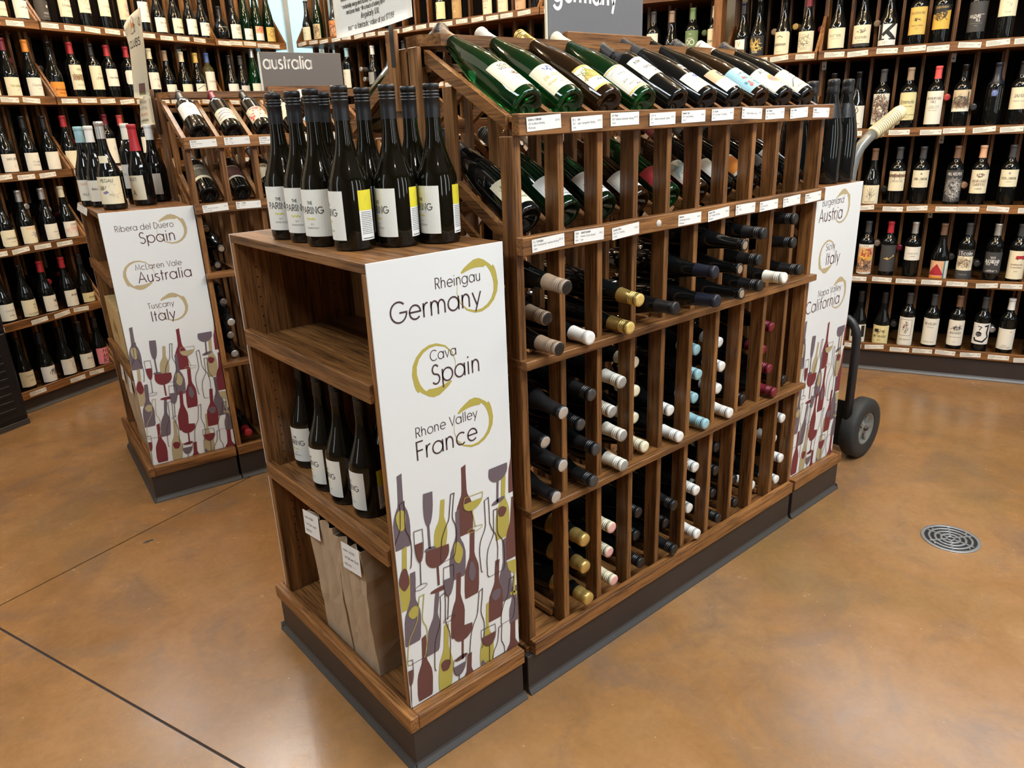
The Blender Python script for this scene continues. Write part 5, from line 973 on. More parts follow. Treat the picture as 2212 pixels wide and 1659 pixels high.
# ------------------------------------------------------------------ wall racks
TM = [MB() for _ in range(4)]
def wall_tag(i):
    P = Print(); w, h = .094, .024; P.rect(-w / 2, w / 2, 0, h, ('P', 0), 0); rnd = random.Random(i)
    for r, y in enumerate((.017, .011, .005)):
        x = -w / 2 + .004
        while x < -w / 2 + (.02 + .05 * rnd.random() if r != 1 else .06): l = rnd.uniform(.003, .008); P.rect(x, x + l, y, y + .0022, (.16, .15, .14), 1); x += l + .0012
    P.rect(w / 2 - .014, w / 2 - .004, .012, .0145, (.16, .15, .14), 1)
    return P.mesh('price_tag', lambda x, y, l: (x, -.0007 - l * .00015 - .004 * max(0, abs(x) - .032) * (i % 2), y), .02, lambda c: pm((.78, .75, .66), .55, var=.02) if isinstance(c, tuple) and c[0] == 'P' else ink(c))
TAGW = [wall_tag(i) for i in range(5)]
DIVW = {}
def shared(key, f):
    if key not in DIVW: DIVW[key] = f()
    return DIVW[key]
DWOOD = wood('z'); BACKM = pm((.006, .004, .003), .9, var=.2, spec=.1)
GUSS = {}
WALL = {}
def wall_rack(key, a, yaw, L, rows, label, pitch=.1195, s0=None, plinth=True, zmin=0, gl=True, gr=True, ztop=2.42, tagrows=None):
    """local x along the front, y into the wall; rows = heights of the label strips' top edges"""
    yaw = math.radians(yaw); fr = frame(a[0], a[1], yaw); WALL[key] = (fr, rows)
    e = setp(empty('wall_rack', (a[0], a[1], 0), yaw), label, 'wine rack')
    if plinth:
        p = bx('plinth', 0, L, .012, .40, 0, rows[0] - .045, PLINTH, e, .001); MB().prism([(.002, 0), (.012, 0), (.012, .02), (.009, .013), (.002, .003)], 0, L, COVE).build('cove', p)
    bx('back_panel', 0, L, .415, .425, .0, ztop, BACKM, e, 0)
    rnd = random.Random(hash(key) % 97 if False else sum(map(ord, key)))
    first = s0 if s0 is not None else pitch / 2
    nb = int((L - first) / pitch + 1.001)
    for r, z in enumerate(rows):
        if z < zmin: continue
        s = bx('label_strip', .002, L - .002, 0, .018, z - .042, z, WX, e, .0012); bx('shelf', .002, L - .002, .0182, .165, z - .040, z - .0205, WX, e, .001)
        bx('inner_shelf', .002, L - .002, .1655, .41, z - .040, z - .0205, WX, e, .001)
        for i in range(nb):
            if rnd.random() < .06: continue
            x = first + pitch * (i + .5 if s0 is not None else i) + rnd.uniform(-.012, .012)
            if x < .05 or x > L - .05: continue
            o = link('price_tag', TAGW[rnd.randrange(5)], s); o.location = (x, -.0004, z - .034 + rnd.uniform(-.003, .004)); o.rotation_euler = (0, math.radians(rnd.choice([0, -1, 1, -3, 2, -5, 4, 0])), 0)
        top = rows[r + 1] - .041 if r + 1 < len(rows) else ztop
        for i in range(-1, nb + 1):
            x = first + pitch * i
            if x < .012 or x > L - .012: continue
            me = shared(('d', round(top - z, 3)), lambda: MB().box(-.0075, .0075, .150, .182, .0, top - z + .020, DWOOD, .001).mesh('divider'))
            o = link('divider', me, e); o.location = (x, 0, z - .0203)
            me2 = shared(('d2', round(top - z, 3)), lambda: MB().box(-.006, .006, .300, .330, .0, top - z + .020, DWOOD, 0).mesh('rear_divider'))
            o = link('rear_divider', me2, e); o.location = (x, 0, z - .0203)
        # triangular gussets where two racks meet
        for xx, on in ((.001, gl), (L - .015, gr)):
            if on:
                h = min(.17, top - z - .01); m = MB(); m.prism([(.002, z + .0002), (.149, z + .0002), (.149, z + h), (.120, z + h)], xx, xx + .014, WZ); m.build('gusset', e)
    # tall end uprights
    for xx in (.001, L - .019): bx('upright', xx, xx + .018, .1505, .20, rows[0] - .02, ztop, WZ, e, .0012)
    return e
RR = [.155, .530, .906, 1.280, 1.662, 2.040]; LR = [.115, .490, .865, 1.230, 1.600, 1.965]; BR = [.155, .530, .906, 1.280, 1.655, 2.015]
wall_rack('R2', (3.235, .93), -66.8, 1.72, RR, 'wall rack of single standing bottles behind the hand truck', s0=.0165, pitch=.1175)
wall_rack('R1', (3.12, 1.42), -76.79, .500, RR, 'narrow wall rack section beside the thick oak post', s0=.02)
wall_rack('R0', (2.667, 2.389), -64.94, 1.005, BR, 'wall rack section behind the germany sign, ending at thick post', s0=.02)
wall_rack('B1', (2.161, 4.554), -76.85, 2.22, BR, 'long wall rack running from the bright window behind the germany rack', s0=.02)
wall_rack('L1', (-.872, 3.066), 26.2, 1.297, LR, 'wall rack of cream-labelled bottles next to the black cabinet', s0=.003, pitch=.1215)
wall_rack('L2', (.294, 3.64), 23.09, 1.17, LR, 'wall rack behind the curled wine-club card', s0=.002, pitch=.1215)
wall_rack('L3', (1.373, 4.10), 11.99, .56, LR, 'short wall rack behind the australia sign beside the window', s0=.005, pitch=.1)
M = frame(2.667, 2.389, math.radians(-64.94)) @ Matrix.Translation((1.033, .0, 0))
o = setp(bx('corner_post', -.022, .022, .0, .10, 0, 2.42, WZ), 'thick oak post between two right-hand wall rack sections', 'post'); o.location = M.to_translation(); o.rotation_euler = (0, 0, math.radians(-70))
# metal shelf clips on the right wall rack
fr = WALL['R2'][0]
e2 = [c for c in bpy.data.objects if c.name.startswith('wall_rack') and c.get('label', '').startswith('wall rack of single')][0]
for z in RR[2:5]:
    for x in (.012, .604): 
        q = bx('shelf_clip', x, x + .022, .146, .1498, z - .085, z - .044, pm((.55, .54, .50), .4, .3), e2, .001); MB().lathe([(0, .1455), (.004, .1457)], BLK, 8, axis='y', at=(x + .011, 0, z - .068)).build('clip_screw', q)
# ---- standing bottles: (s, shape, capsule, visible label width, z0, z1 above the strip, paper, draw)
DZ = -.0203
WB = {
 ('R1', 4): [(.083, 'burg', ('foil', 'navy'), .055, .014, .091, 'white', T(('V', .72, .28, 'olive', False), ('T', .25, .2, 'ink', False))), (.169, 'burg', ('cork', 'black', 'tan'), .076, .002, .102, 'black', both(FLEUR, T(('TANA', .2, .1, 'white', False)))), (.301, 'burg', ('cork', 'black', 'tan'), .078, .001, .110, 'cream', T(('goldeneye', .45, .13, 'ink'), ('PINOT NOIR', .12, .04, 'grey'), cutc=True, extra=lines([(-.15, .76), (0, .82), (.15, .74)], .003, 'ink'))), (.422, 'burg', ('foil', 'dred'), .078, .003, .101, 'cream', BRANCH)],
 ('R2', 4): [(.076, 'burg', ('cork', 'black', 'tan'), .078, .010, .103, 'cream', T(('FLOWERS', .62, .11, 'ink'), ('Sonoma Coast', .48, .05, 'grey'))), (.192, 'burg', ('cork', 'black', 'tan'), .078, .010, .107, 'cream', both(band(0, .14, 'ink'), T(('SOJOURN', .42, .11, 'ink'), ('Pinot Noir', .26, .05, 'grey')), scrib(0, .72, .2, .08, 16, 'ink', 17, .0013))), (.309, 'burg', ('foil', 'black'), .079, .006, .102, 'white', both(fill([(-.36, .30), (-.18, .30), (-.18, 1), (-.36, 1)], 'black'), fill([(-.2, .55), (.22, 1), (.42, 1), (-.12, .42)], 'black'), fill([(-.08, .62), (.08, .72), (.46, .30), (.22, .30)], 'black'), fill([(-.44, .26), (-.06, .26), (-.06, .32), (-.44, .32)], 'black'), fill([(.12, .26), (.48, .26), (.48, .32), (.12, .32)], 'black'), scrib(0, .14, .14, .05, 10, 'grey', 18, .0008))), (.436, 'bord', ('foil', 'dgrey'), .072, .044, .176, (.72, .48, .12), T(('DUCKHORN', .78, .08, 'ink'), ('Napa Valley', .33, .06, 'brown'), ('MERLOT', .22, .04, 'brown'), border='gold', extra=scrib(0, .55, .17, .05, 20, 'ink', 19, .0015))), (.537, 'bord', ('foil', 'black'), .072, .060, .184, (.66, .42, .07), both(fill([(-.5, .62), (.5, .78), (.5, 1), (-.5, 1)], 'black', 1), scrib(0, .55, .3, .2, 46, 'black', 20, .0020), T(('LEVENTHIAN', .9, .08, 'gold', False)))), (.684, 'bord', ('foil', 'black'), .072, .037, .180, 'dgrey', T(('ANDREW', .52, .105, 'white', False), ('WILL', .40, .105, 'white', False), ('2020', .2, .04, 'grey', False), rule=[.28])), (.800, 'bord', ('foil', 'black'), .070, .093, .180, 'cream', T(('Wy', .7, .2, 'grey'), ('Syrah', .25, .1, 'grey')))],
 ('R2', 3): [(.085, 'burg', ('cork', 'black', 'tan'), .07, .01, .1, 'cream', None), (.203, 'burg', ('cork', 'black', 'black'), .079, .003, .112, 'ivory', DANCER), (.316, 'bord', ('foil', 'dgrey'), .072, .019, .165, 'ivory', COLLAGE), (.437, 'bord', ('foil', 'tan'), .072, .035, .167, (.74, .68, .36), both(T(('Emmolo', .66, .12, 'ink'), ('Napa Valley', .5, .05, 'brown'), border='brown', cutc=True), band(.18, .20, 'brown'), T(('MERLOT', .1, .05, 'brown')))), (.557, 'bord', ('foil', 'coral'), .072, .012, .167, 'ivory', T(('RUTHERFORD', .78, .07, 'ink'), ('HILL', .68, .07, 'ink'), ('MERLOT', .52, .075, 'grey'), ('NAPA VALLEY', .42, .035, 'grey'))), (.670, 'bord', ('cork', 'black', 'tan'), .072, .067, .169, (.62, .52, .34), CASTLE), (.807, 'bord', ('long', 'navy'), .026, .130, .160, (.04, .05, .12), both(dot(0, .5, .013, 'blue'), scrib(0, .5, .4, .35, 16, 'silver', 23, .0009))), (.907, 'bord', ('foil', 'black'), .072, .068, .165, 'cream', T(('JANUIK', .62, .14, 'ink'), ('Cabernet Sauvignon', .38, .05, 'grey')))],
 ('R2', 2): [(.20, 'burg', ('foil', 'black'), .07, .01, .1, 'cream', None), (.320, 'burg', ('foil', 'brown'), .075, -.002, .092, 'cream', HAND), (.435, 'bord', ('foil', 'dgrey'), .072, .064, .162, 'cream', both(band(.70, .84, 'tan'), scrib(0, .77, .4, .07, 26, 'brown', 24, .0010), T(('MORGAN HILL', .5, .1, 'grey')))), (.541, 'bord', ('foil', 'dgrey'), .072, .081, .170, 'cream', T(('STEIN MOUNTAIN', .5, .13, 'ink'), ('MERLOT', .3, .05, 'grey'), extra=dot(0, .8, .005, 'grey'))), (.692, 'bord', ('foil', 'brown'), .072, .012, .166, 'dgrey', KEEPER), (.801, 'bord', ('foil', (.0, .0, .0) and 'peach'), .072, .053, .174, 'cream', GRIFFIN), (.925, 'bord', ('foil', 'dgrey'), .072, .085, .172, 'cream', T(('FITCH MOUNTAIN', .5, .13, 'ink'), ('CABERNET', .3, .05, 'grey'), extra=dot(0, .8, .005, 'grey'))), (1.04, 'bord', ('foil', 'black'), .072, .07, .16, 'cream', None)],
 ('R2', 1): [(.215, 'bord', ('foil', 'black'), .07, .03, .15, 'ivory', None), (.331, 'bord', ('foil', 'dgrey'), .072, .002, .160, 'ivory', MASS), (.438, 'bord', ('foil', 'red'), .070, .020, .160, 'dgrey', HORN), (.553, 'bord', ('foil', 'silver'), .072, .085, .155, 'ivory', T(('RIVERSTONE', .5, .1, 'grey'), ('CABERNET', .3, .07, 'grey'))), (.686, 'burg', ('foil', 'brown'), .079, -.008, .087, 'ivory', MOUNT), (.798, 'bord', ('foil', 'dgrey'), .072, -.002, .149, 'dgrey', ECOLE), (.921, 'bord', ('foil', 'silver', 'black'), .072, .035, .141, 'dgrey', T(('2019', .74, .1, 'white', False), ('BLACKBOARD', .57, .15, 'white', False), ('RED WINE', .43, .1, 'white', False), ('Matthews', .12, .1, 'silver'))), (1.022, 'bord', ('foil', 'dgrey'), .072, .010, .151, 'cream', CAR)],
 ('R2', 0): [(.22, 'burg', ('foil', 'black'), .07, .0, .09, 'ivory', None), (.338, 'burg', ('foil', 'black'), .079, -.012, .093, 'ivory', both(fill([(-.30, .3), (.06, .3), (.06, .95), (-.30, .95)], 'black'), fill([(.20, .3), (.40, .3), (.40, .95), (.20, .95)], 'black'))), (.455, 'burg', ('foil', 'black'), .078, -.010, .096, (.76, .66, .32), WAGON), (.576, 'bord', ('foil', 'dgrey'), .072, -.005, .152, 'ivory', FRAME), (.692, 'bord', ('foil', 'dgrey'), .073, .009, .154, 'ivory', T(('REVELRY', .80, .085, 'ink', False), ('Vintners', .68, .05, 'grey'), ('columbia valley', .12, .04, 'grey'))), (.809, 'bord', ('foil', 'brown'), .072, .017, .154, 'ivory', BIRD), (.924, 'bord', ('foil', 'dgrey'), .072, .035, .147, 'white', SHOE), (1.038, 'bord', ('foil', 'white'), .073, .017, .126, 'ivory', T(('Pine', .2, .07, 'grey'), ('MOUNTAIN', .1, .08, 'grey'), extra=dot(.2, .86, .003, 'coral'))), (1.155, 'bord', ('foil', 'black'), .07, .02, .13, 'navy', None)],
 ('R0', 4): [(.669, 'bord', ('foil', 'dgrey'), .066, .060, .178, 'ivory', None), (.772, 'burg', ('foil', 'tan'), .05, .02, .10, 'dgrey', None), (.888, 'bord', ('foil', 'green'), .072, .040, .185, 'green', T(('DO', .52, .22, 'white', False), ('2021', .85, .05, 'white', False), ('FERREIRA', .68, .05, 'white', False), rule=[.4, .62])), (1.010, 'bord', ('foil', 'cream'), .073, .030, .176, 'cream', T(('character', .55, .1, 'ink'), ('red blend', .2, .04, 'grey')))],
 ('B1', 5): [(.079, 'burg', ('foil', 'dgrey'), .078, -.006, .095, 'cream', T(('Rose', .6, .1, 'grey'), ('Vin', .4, .08, 'grey'))), (.197, 'flute', ('foil', 'dgrey'), .074, -.004, .105, (.62, .52, .30), scrib(0, .5, .44, .42, 60, 'brown', 25, .0022)), (.376, 'burg', ('foil', 'black'), .078, -.008, .110, (.62, .25, .08), both(scrib(0, .5, .4, .4, 40, 'maroon', 26, .0020), scrib(0, .4, .3, .3, 14, 'cream', 27, .0020))), (.484, 'burg', ('foil', 'black'), .072, -.004, .110, 'white', both(band(.45, 1, 'dgrey'), *[dot(-.25, .55 + .1 * i, .0016, 'silver') for i in range(4)])), (.575, 'burg', ('foil', 'black'), .072, -.006, .070, (.70, .50, .18), T(('Pinot', .6, .1, 'brown'))), (.69, 'burg', ('foil', 'black'), .07, 0, .1, 'ivory', None), (1.417, 'burg', ('foil', 'silver'), .078, .016, .115, (.78, .70, .40), both(lines([(-.3, 1), (-.1, .75), (-.25, .3)], .006, 'ink'), T(('Brut', .4, .08, 'gold')))), (1.553, 'bord', ('foil', 'gold'), .072, .006, .140, (.46, .29, .12), T(('RESERVA', .75, .07, 'brown'), ('2019', .5, .05, 'brown'), extra=dot(0, .3, .006, 'yellow'))), (1.804, 'bord', ('foil', 'dgrey'), .070, .004, .150, 'cream', T(('TENUTA', .5, .07, 'ink'), ('Toscana', .38, .05, 'grey'), ('2020', .25, .06, 'ink'))), (1.921, 'bord', ('foil', 'black'), .072, .0, .12, 'cream', T(('BAROLO', .5, .08, 'grey'), ('2018', .2, .06, 'grey'), cutc=True)), (2.053, 'burg', ('foil', 'black'), .078, -.006, .09, (.66, .38, .22), T(('CHIANTI', .6, .1, 'brown'), ('e', .25, .1, 'ink'))), (2.16, 'bord', ('foil', 'black'), .07, .05, .15, 'silver', None)],
 ('B1', 4): [(.474, 'bord', ('foil', 'lblue', 'white'), .073, .010, .135, 'ivory', both(dot(-.22, .5, .012, 'ink'), T(('Bianco', .8, .07, 'grey')))), (.738, 'burg', ('foil', 'white'), .06, .02, .10, (.3, .3, .28), None), (.900, 'burg', ('foil', 'cream'), .07, .01, .09, 'ivory', None), (1.05, 'bord', ('foil', 'black'), .07, .02, .1, 'cream', None)],
 ('L1', 5): [(1.020, 'burg', ('foil', 'black'), .078, .008, .09, 'ivory', T(('Rouge', .5, .1, 'grey'))), (1.135, 'burg', ('foil', 'black'), .078, .008, .075, 'cream', T(('Bourgogne', .5, .14, 'grey'))), (1.250, 'burg', ('foil', 'dgrey'), .079, .009, .092, 'ivory', T(('MERCUREY', .62, .1, 'ink'), ('2020', .3, .05, 'grey')))],
 ('L2', 5): [(.062, 'burg', ('foil', 'black'), .079, .012, .105, (.05, .042, .035), both(dot(.1, .7, .007, 'silver'), T(('NOIR', .35, .1, 'silver'), ('RESERVE', .18, .07, 'grey')))), (.195, 'bord', ('foil', 'black'), .072, .038, .150, 'cream', T(('Chateau', .5, .1, 'ink'), ('GRAND VIN', .25, .05, 'grey'), extra=scrib(0, .78, .3, .12, 24, 'grey', 28, .0009))), (.312, 'bord', ('foil', 'dred'), .072, .069, .165, 'cream', T(('Margaux', .25, .1, 'grey'), extra=scrib(0, .6, .3, .2, 24, 'grey', 29, .0009))), (.434, 'bord', ('foil', 'black'), .072, .063, .170, 'cream', T(('Domaine', .5, .1, 'grey'), ('2018', .25, .06, 'grey'))), (.557, 'bord', ('foil', 'gold'), .070, .056, .180, (.74, .54, .36), both(scrib(.1, .6, .2, .2, 24, 'purple', 30, .0013), T(('Pomerol', .2, .07, 'grey')))), (.696, 'bord', ('foil', 'dgrey'), .072, .056, .185, 'ivory', both(T(('LAGRANGE', .3, .07, 'grey')), scrib(.2, .6, .2, .3, 16, 'ink', 34, .0012))), (.809, 'burg', ('foil', 'black'), .079, .011, .092, 'ivory', T(('Saint Veran', .65, .1, 'ink'), ('Chardonnay', .4, .06, 'grey'))), (.932, 'burg', ('foil', 'black'), .079, .014, .098, 'cream', T(('Pommard', .4, .14, 'ink'), ('2019', .7, .06, 'grey'))), (1.047, 'burg', ('foil', 'black'), .079, .016, .105, 'ivory', T(('Volnay', .5, .12, 'grey'))), (1.150, 'burg', ('foil', 'black'), .079, .016, .093, 'ivory', T(('Macon', .5, .12, 'grey'), extra=scrib(0, .75, .2, .1, 12, 'ink', 36, .001)))],
 ('L3', 5): [(.105, 'bocks', ('foil', 'black'), .055, .020, .080, 'cream', T(('FRANKEN', .4, .14, 'grey'))), (.202, 'burg', ('foil', 'black'), .078, .013, .100, 'ivory', T(('Arbois', .4, .1, 'grey'), extra=scrib(0, .7, .2, .12, 14, 'ink', 37, .001))), (.292, 'flute', ('foil', 'dgreen' if False else 'black'), .070, .011, .080, 'white', T(('Alsace', .4, .12, 'grey'))), (.380, 'flute', ('foil', 'black'), .070, .011, .100, 'white', both(band(.5, 1, 'peach'), scrib(0, .72, .35, .2, 16, 'coral', 38, .003))), (.473, 'flute', ('foil', 'black'), .072, .009, .100, (.66, .46, .12), both(scrib(0, .55, .3, .35, 24, 'brown', 39, .0016)))],
 ('L1', 4): [(1.000, 'burg', ('foil', 'black'), .079, .002, .088, 'cream', None), (1.112, 'burg', ('foil', 'dred'), .079, .002, .090, 'cream', T(('Vacqueyras', .55, .13, 'olive'), ('2020', .3, .05, 'grey'))), (1.233, 'burg', ('foil', 'orange', 'orange'), .079, .003, .092, 'ivory', T(('Gigondas', .6, .12, 'grey'), ('rouge', .4, .05, 'grey')))],
 ('L2', 4): [(.059, 'burg', ('cork', 'black', 'tan'), .079, .001, .075, (.80, .28, .03), T(('Beaujolais', .5, .16, 'maroon'), ('Villages', .25, .1, 'maroon'))), (.179, 'bord', ('foil', 'red'), .072, .038, .165, 'cream', both(T(('VIEUX', .82, .07, 'ink'), ('Saint Emilion', .2, .05, 'grey')), fill([(-.4, .38), (.4, .38), (.4, .62), (-.4, .62)], (.45, .34, .2), 1), scrib(0, .5, .36, .1, 30, 'brown', 42, .0011))), (.302, 'bord', ('foil', 'black', 'cream'), .072, .041, .167, 'cream', T(('MEYNEY', .48, .09, 'ink'), ('2016', .66, .05, 'grey'))), (.401, 'bord', ('foil', 'red'), .072, .061, .153, 'ivory', T(('Haut Batailley', .5, .09, 'ink'))), (.528, 'bord', ('foil', 'red'), .072, .074, .150, 'ivory', T(('PAUILLAC', .5, .1, 'grey'), cutc=True)), (.688, 'bord', ('foil', 'cream', 'peach'), .072, .050, .145, 'ivory', T(('LA DAME', .6, .1, 'grey'), ('Q', .2, .14, 'ink'))), (.804, 'burg', ('foil', 'tan'), .079, .010, .080, 'ivory', T(('o', .6, .2, 'ink'))), (.928, 'burg', ('foil', 'cream'), .079, .010, .085, 'cream', None), (1.040, 'burg', ('foil', 'yellow'), .079, .010, .090, 'ivory', both(lines([(-.4, .6), (0, .9), (.4, .6)], .003, 'ink'), dot(.15, .6, .006, 'yellow'))), (1.130, 'bord', ('foil', 'blue'), .073, .050, .172, 'ivory', T(('Sauternes', .5, .1, 'grey')), 'clear')],
 ('L3', 4): [(.119, 'burg', ('foil', 'black'), .078, .01, .095, 'white', None), (.205, 'burg', ('foil', 'dgrey'), .07, .01, .085, 'silver', None), (.300, 'flute', ('foil', 'silver'), .07, .02, .10, 'ivory', None, 'green'), (.40, 'flute', ('foil', 'black'), .07, .02, .1, 'ivory', None), (.49, 'flute', ('foil', 'black'), .07, .02, .1, 'ivory', None)],
 ('L1', 3): [(.880, 'burg', ('foil', 'black'), .079, .003, .09, 'cream', None), (.995, 'burg', ('foil', 'black'), .079, .004, .092, 'ivory', T(('SAINT JOSEPH', .72, .12, 'ink'), ('2019', .3, .05, 'grey'))), (1.120, 'burg', ('foil', 'black', 'gold'), .079, .002, .092, 'ivory', T(('Crozes', .5, .12, 'grey'), ('Hermitage', .32, .08, 'grey'))), (1.235, 'burg', ('foil', 'black'), .079, .002, .092, 'ivory', None)],
 ('L2', 3): [(.048, 'burg', ('foil', 'red'), .075, .0, .092, 'cream', None), (.170, 'bord', ('foil', 'black', 'red'), .070, .014, .120, 'cream', None), (.300, 'bord', ('foil', 'dred'), .072, .010, .148, 'ivory', T(('L', .6, .1, 'ink'))), (.400, 'burg', ('foil', 'coral'), .075, .005, .132, 'ivory', T(('CHATEAU', .6, .08, 'grey'))), (.550, 'bord', ('foil', 'black'), .072, .058, .149, 'ivory', None)],
 ('L1', 2): [(.782, 'burg', ('foil', 'black'), .079, .002, .085, 'cream', None), (.890, 'burg', ('cork', 'black', 'tan'), .079, .002, .086, 'cream', T(('CHATEAUNEUF', .5, .1, 'ink'), ('du pape', .3, .06, 'grey'), cutc=True)), (1.002, 'burg', ('foil', 'silver'), .079, .002, .092, 'cream', both(T(('CHATEAU', .86, .11, 'orange')), scrib(.12, .5, .2, .14, 24, 'purple', 46, .0012))), (1.130, 'burg', ('foil', 'silver'), .079, .003, .087, 'ivory', T(('Rasteau', .5, .08, 'grey'), ('2021', .3, .05, 'grey'))), (1.245, 'burg', ('foil', 'cream'), .079, .002, .086, 'ivory', both(scrib(0, .45, .44, .2, 36, 'pink', 47, .0012), T(('FLEURIE', .8, .1, 'ink'))))],
 ('L1', 1): [(.784, 'burg', ('cork', 'black', 'black'), .079, .008, .095, 'ivory', T(('Cairanne', .6, .1, 'grey'), ('Cotes', .3, .08, 'ink'))), (.905, 'burg', ('cork', 'black', 'black'), .079, .003, .091, 'cream', both(scrib(.1, .55, .1, .2, 14, 'ink', 48, .0015), T(('VACQUEYRAS', .15, .09, 'ink')))), (1.022, 'burg', ('foil', 'red'), .079, .004, .089, 'ivory', both(T(('Morgon', .3, .08, 'grey')), scrib(.15, .65, .2, .1, 16, 'ink', 49, .0012))), (1.150, 'burg', ('foil', 'red'), .079, .002, .092, 'ivory', T(('Brouilly', .7, .12, 'ink'), ('2022', .3, .05, 'grey'))), (1.258, 'burg', ('foil', 'black'), .079, .002, .055, (.74, .66, .36), T(('Bandol', .5, .2, 'ink')))],
 ('L1', 0): [(.680, 'burg', ('foil', 'black'), .079, .004, .09, 'cream', None), (.794, 'burg', ('cork', 'black', 'black'), .079, .014, .098, 'cream', T(('Corbieres', .7, .1, 'olive'), ('rouge', .4, .08, 'olive'))), (.917, 'burg', ('foil', 'black'), .079, .002, .089, 'white', both(scrib(.15, .6, .25, .18, 40, 'ink', 54, .0016))), (1.039, 'burg', ('cork', 'black', 'black'), .079, .006, .095, 'ivory', both(scrib(.1, .55, .14, .2, 14, 'grey', 55, .0010), T(('Minervois', .85, .06, 'grey')))), (1.158, 'burg', ('foil', 'black', 'gold'), .079, .002, .092, 'ivory', T(('Pinot', .68, .13, 'ink', False))), (1.262, 'burg', ('foil', 'black'), .079, .0, .096, (.80, .26, .30), T(('PAS', .80, .22, 'navy', False), ('BAR', .50, .22, 'navy', False), ('BOX', .22, .22, 'navy', False)))],
}
CN = {'dgrey': 'dark grey', 'dred': 'wine-red', 'lblue': 'pale blue', 'cork': 'bare', 'coral': 'coral'}
WN = {'R2': 'right wall rack', 'R1': 'narrow right wall section', 'R0': 'wall section behind germany sign', 'B1': 'back wall rack', 'L1': 'far-left wall rack', 'L2': 'rack behind left end cap', 'L3': 'wall rack by window'}
RN = ['lowest', 'second-lowest', 'third', 'fourth', 'fifth', 'top']
def pname(c):
    if isinstance(c, str): return {'ivory': 'ivory', 'dgrey': 'charcoal'}.get(c, c)
    r, g_, b_ = c
    if max(c) < .12: return 'dark'
    if r > .6 and g_ < .34 and b_ > .2: return 'pink'
    if r > .55 and g_ < .34: return 'orange'
    if r > .55 and g_ < .56: return 'golden'
    return 'tan' if r < .65 else 'pale yellow'
HID = {('R2', 3, 0), ('R2', 2, 0), ('R2', 1, 0), ('R2', 0, 0), ('R2', 2, 7), ('R2', 0, 8), ('L1', 5, 0), ('L1', 4, 0), ('L1', 3, 0), ('L1', 2, 0), ('L1', 0, 0)}
for (w, r), lst in WB.items():
    fr, rows = WALL[w]; z = rows[r] + DZ; seen = 0
    for i, t in enumerate(lst):
        s, sh, cp, lw, z0, z1, col, dr = t[:8]; gl = t[8] if len(t) > 8 else ('dgreen' if sh == 'flute' else 'dark')
        cp = (cp[0], cp[1], cp[2] if len(cp) > 2 else cp[1]); cn = CN.get(cp[1], cp[1]) if cp[0] != 'cork' else 'bare'
        cd = 'no capsule' if cp[0] == 'cork' else cn + ' capsule'
        if (w, r, i) in HID: pos = 'hidden at its %s end' % ('left' if i < 4 else 'right')
        else: pos = ORD[seen] + ' from left'; seen += 1
        lb = (max(.012, z0 - DZ), min(z1 - DZ, SHAPE[sh][1] * .62), lw, col, dr, 'w%s%d_%d' % (w, r, i))
        rnd = random.Random(i * 7 + r)
        bottle('wine_bottle', fr, (s, .020 + SHAPE[sh][0] + .004, z), sh, gl, cp, lb, rz=math.radians(rnd.uniform(-7, 7) + (8 if w[0] == 'L' else -4)), label='%s label, %s, %s, %s shelf, %s' % (pname(col), cd, pos, RN[r], WN[w]), group='bottles standing on the wall racks')
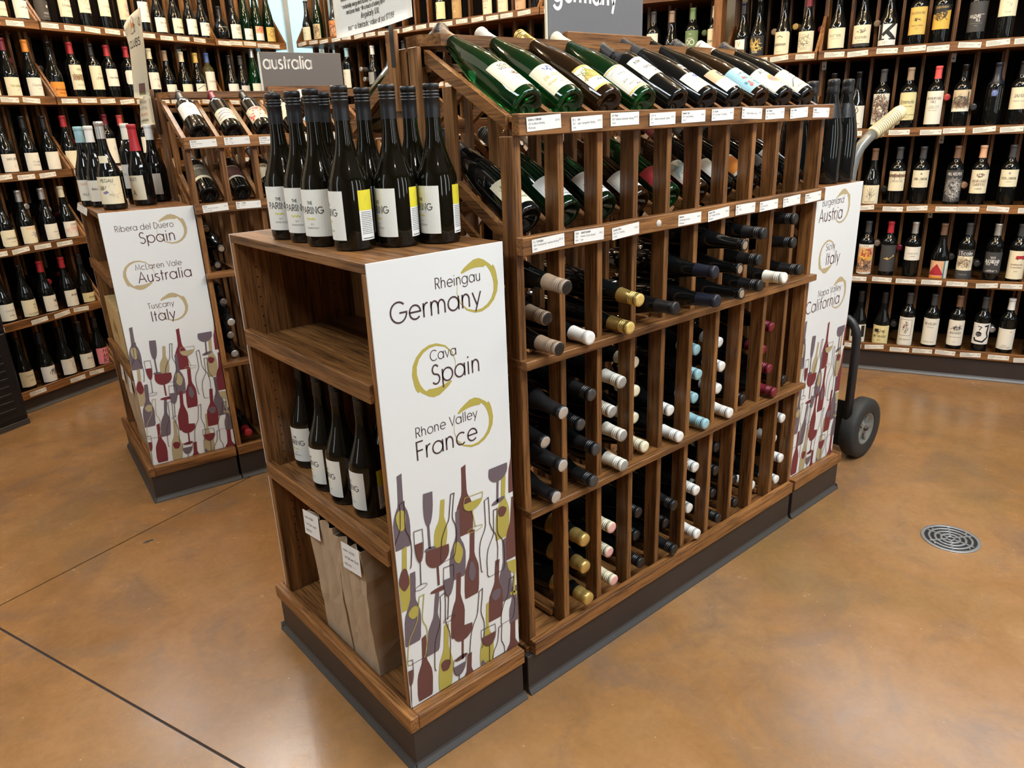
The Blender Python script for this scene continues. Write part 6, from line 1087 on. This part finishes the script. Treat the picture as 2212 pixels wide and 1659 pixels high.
# ---- bottles lying neck outward behind the standing ones
rnd = random.Random(12)
LIE = [('R2', 4, .255, .08, 'tan'), ('R1', 4, .235, .085, 'tan'), ('R1', 4, .345, .10, 'gold'), ('R1', 4, .475, .075, 'dred'), ('R2', 3, .375, .03, 'grey'), ('R2', 3, .61, .10, 'coral'), ('R2', 3, .73, .05, 'dgrey'), ('R2', 3, .965, .11, 'silver'), ('R2', 2, .745, .05, 'peach'), ('R2', 2, .38, .03, 'dgrey'), ('R2', 1, .49, .10, 'dred'), ('R2', 1, .38, .12, 'tan'), ('R2', 1, .74, .06, 'dgrey'), ('R2', 1, .86, .03, 'dgrey'), ('R2', 0, .515, .05, 'dgrey'), ('R2', 0, .98, .06, 'silver'), ('R0', 4, .825, .06, 'tan'), ('R0', 4, .945, .12, 'green'),
       ('L1', 4, 1.17, .14, 'dred'), ('L2', 4, .03, .11, 'dgrey'), ('L2', 4, .12, .09, 'dred'), ('L2', 4, .35, .08, 'dred'), ('L2', 4, .985, .12, 'gold'), ('L2', 4, 1.0, .04, 'gold'), ('L1', 3, 1.06, .11, 'dgrey'), ('L2', 3, .12, .10, 'dred'), ('L1', 2, 1.07, .15, 'silver'), ('L1', 2, 1.19, .12, 'silver'), ('L1', 2, 1.27, .08, 'dred'), ('L1', 1, 1.09, .11, 'red'), ('L1', 1, 1.21, .05, 'red'), ('L1', 1, 1.20, .13, 'dred'), ('B1', 4, .55, .10, 'silver'), ('B1', 4, .58, .03, 'silver'), ('B1', 4, .83, .06, 'dred'), ('B1', 4, .96, .12, 'tan')]
for i, (w, r, s, dz, c) in enumerate(LIE):
    fr, rows = WALL[w]; H = .30; k = sum(1 for q in LIE[:i] if q[0] == w and q[1] == r)
    bottle('wine_bottle', fr, (s, .115 + H, rows[r] + dz + .03), 'bord', 'dark', ('foil', c, c), None, rx=math.pi / 2 - math.radians(1), label='lying bottle, %s end, %s in bins behind %s shelf, %s' % (CN.get(c, c), ORD[k], RN[r], WN[w]), group='bottles lying in the wall rack bins')
# ------------------------------------------------------------------ black cabinet at the left edge
def cabinet():
    d = Vector((.8973, .4415, 0)); nrm = Vector((.4415, -.8973, 0)); p = Vector((-.215, 3.385, 0))
    e = setp(empty('cabinet', tuple(p + nrm * .02 - d * .71), math.radians(26.2)), 'low black slatted cabinet standing at the left edge of view', 'cabinet')
    m = pm((.007, .008, .011), .35, var=.3, scale=25); bx('body', 0, .605, -.12, -.008, .03, .60, m, e, .004); bx('top', -.005, .61, -.126, -.008, .601, .625, m, e, .004)
    bx('drawer_front', .01, .595, -.126, -.1205, .50, .585, m, e, .002); bx('door', .01, .595, -.126, -.1205, .05, .485, m, e, .002)
    for i in range(9): bx('louvre', .06, .55, -.130, -.1265, .09 + .04 * i, .105 + .04 * i, m, e, .001)
    bx('foot', 0, .605, -.124, -.008, 0, .029, COVE, e, .001)
cabinet()
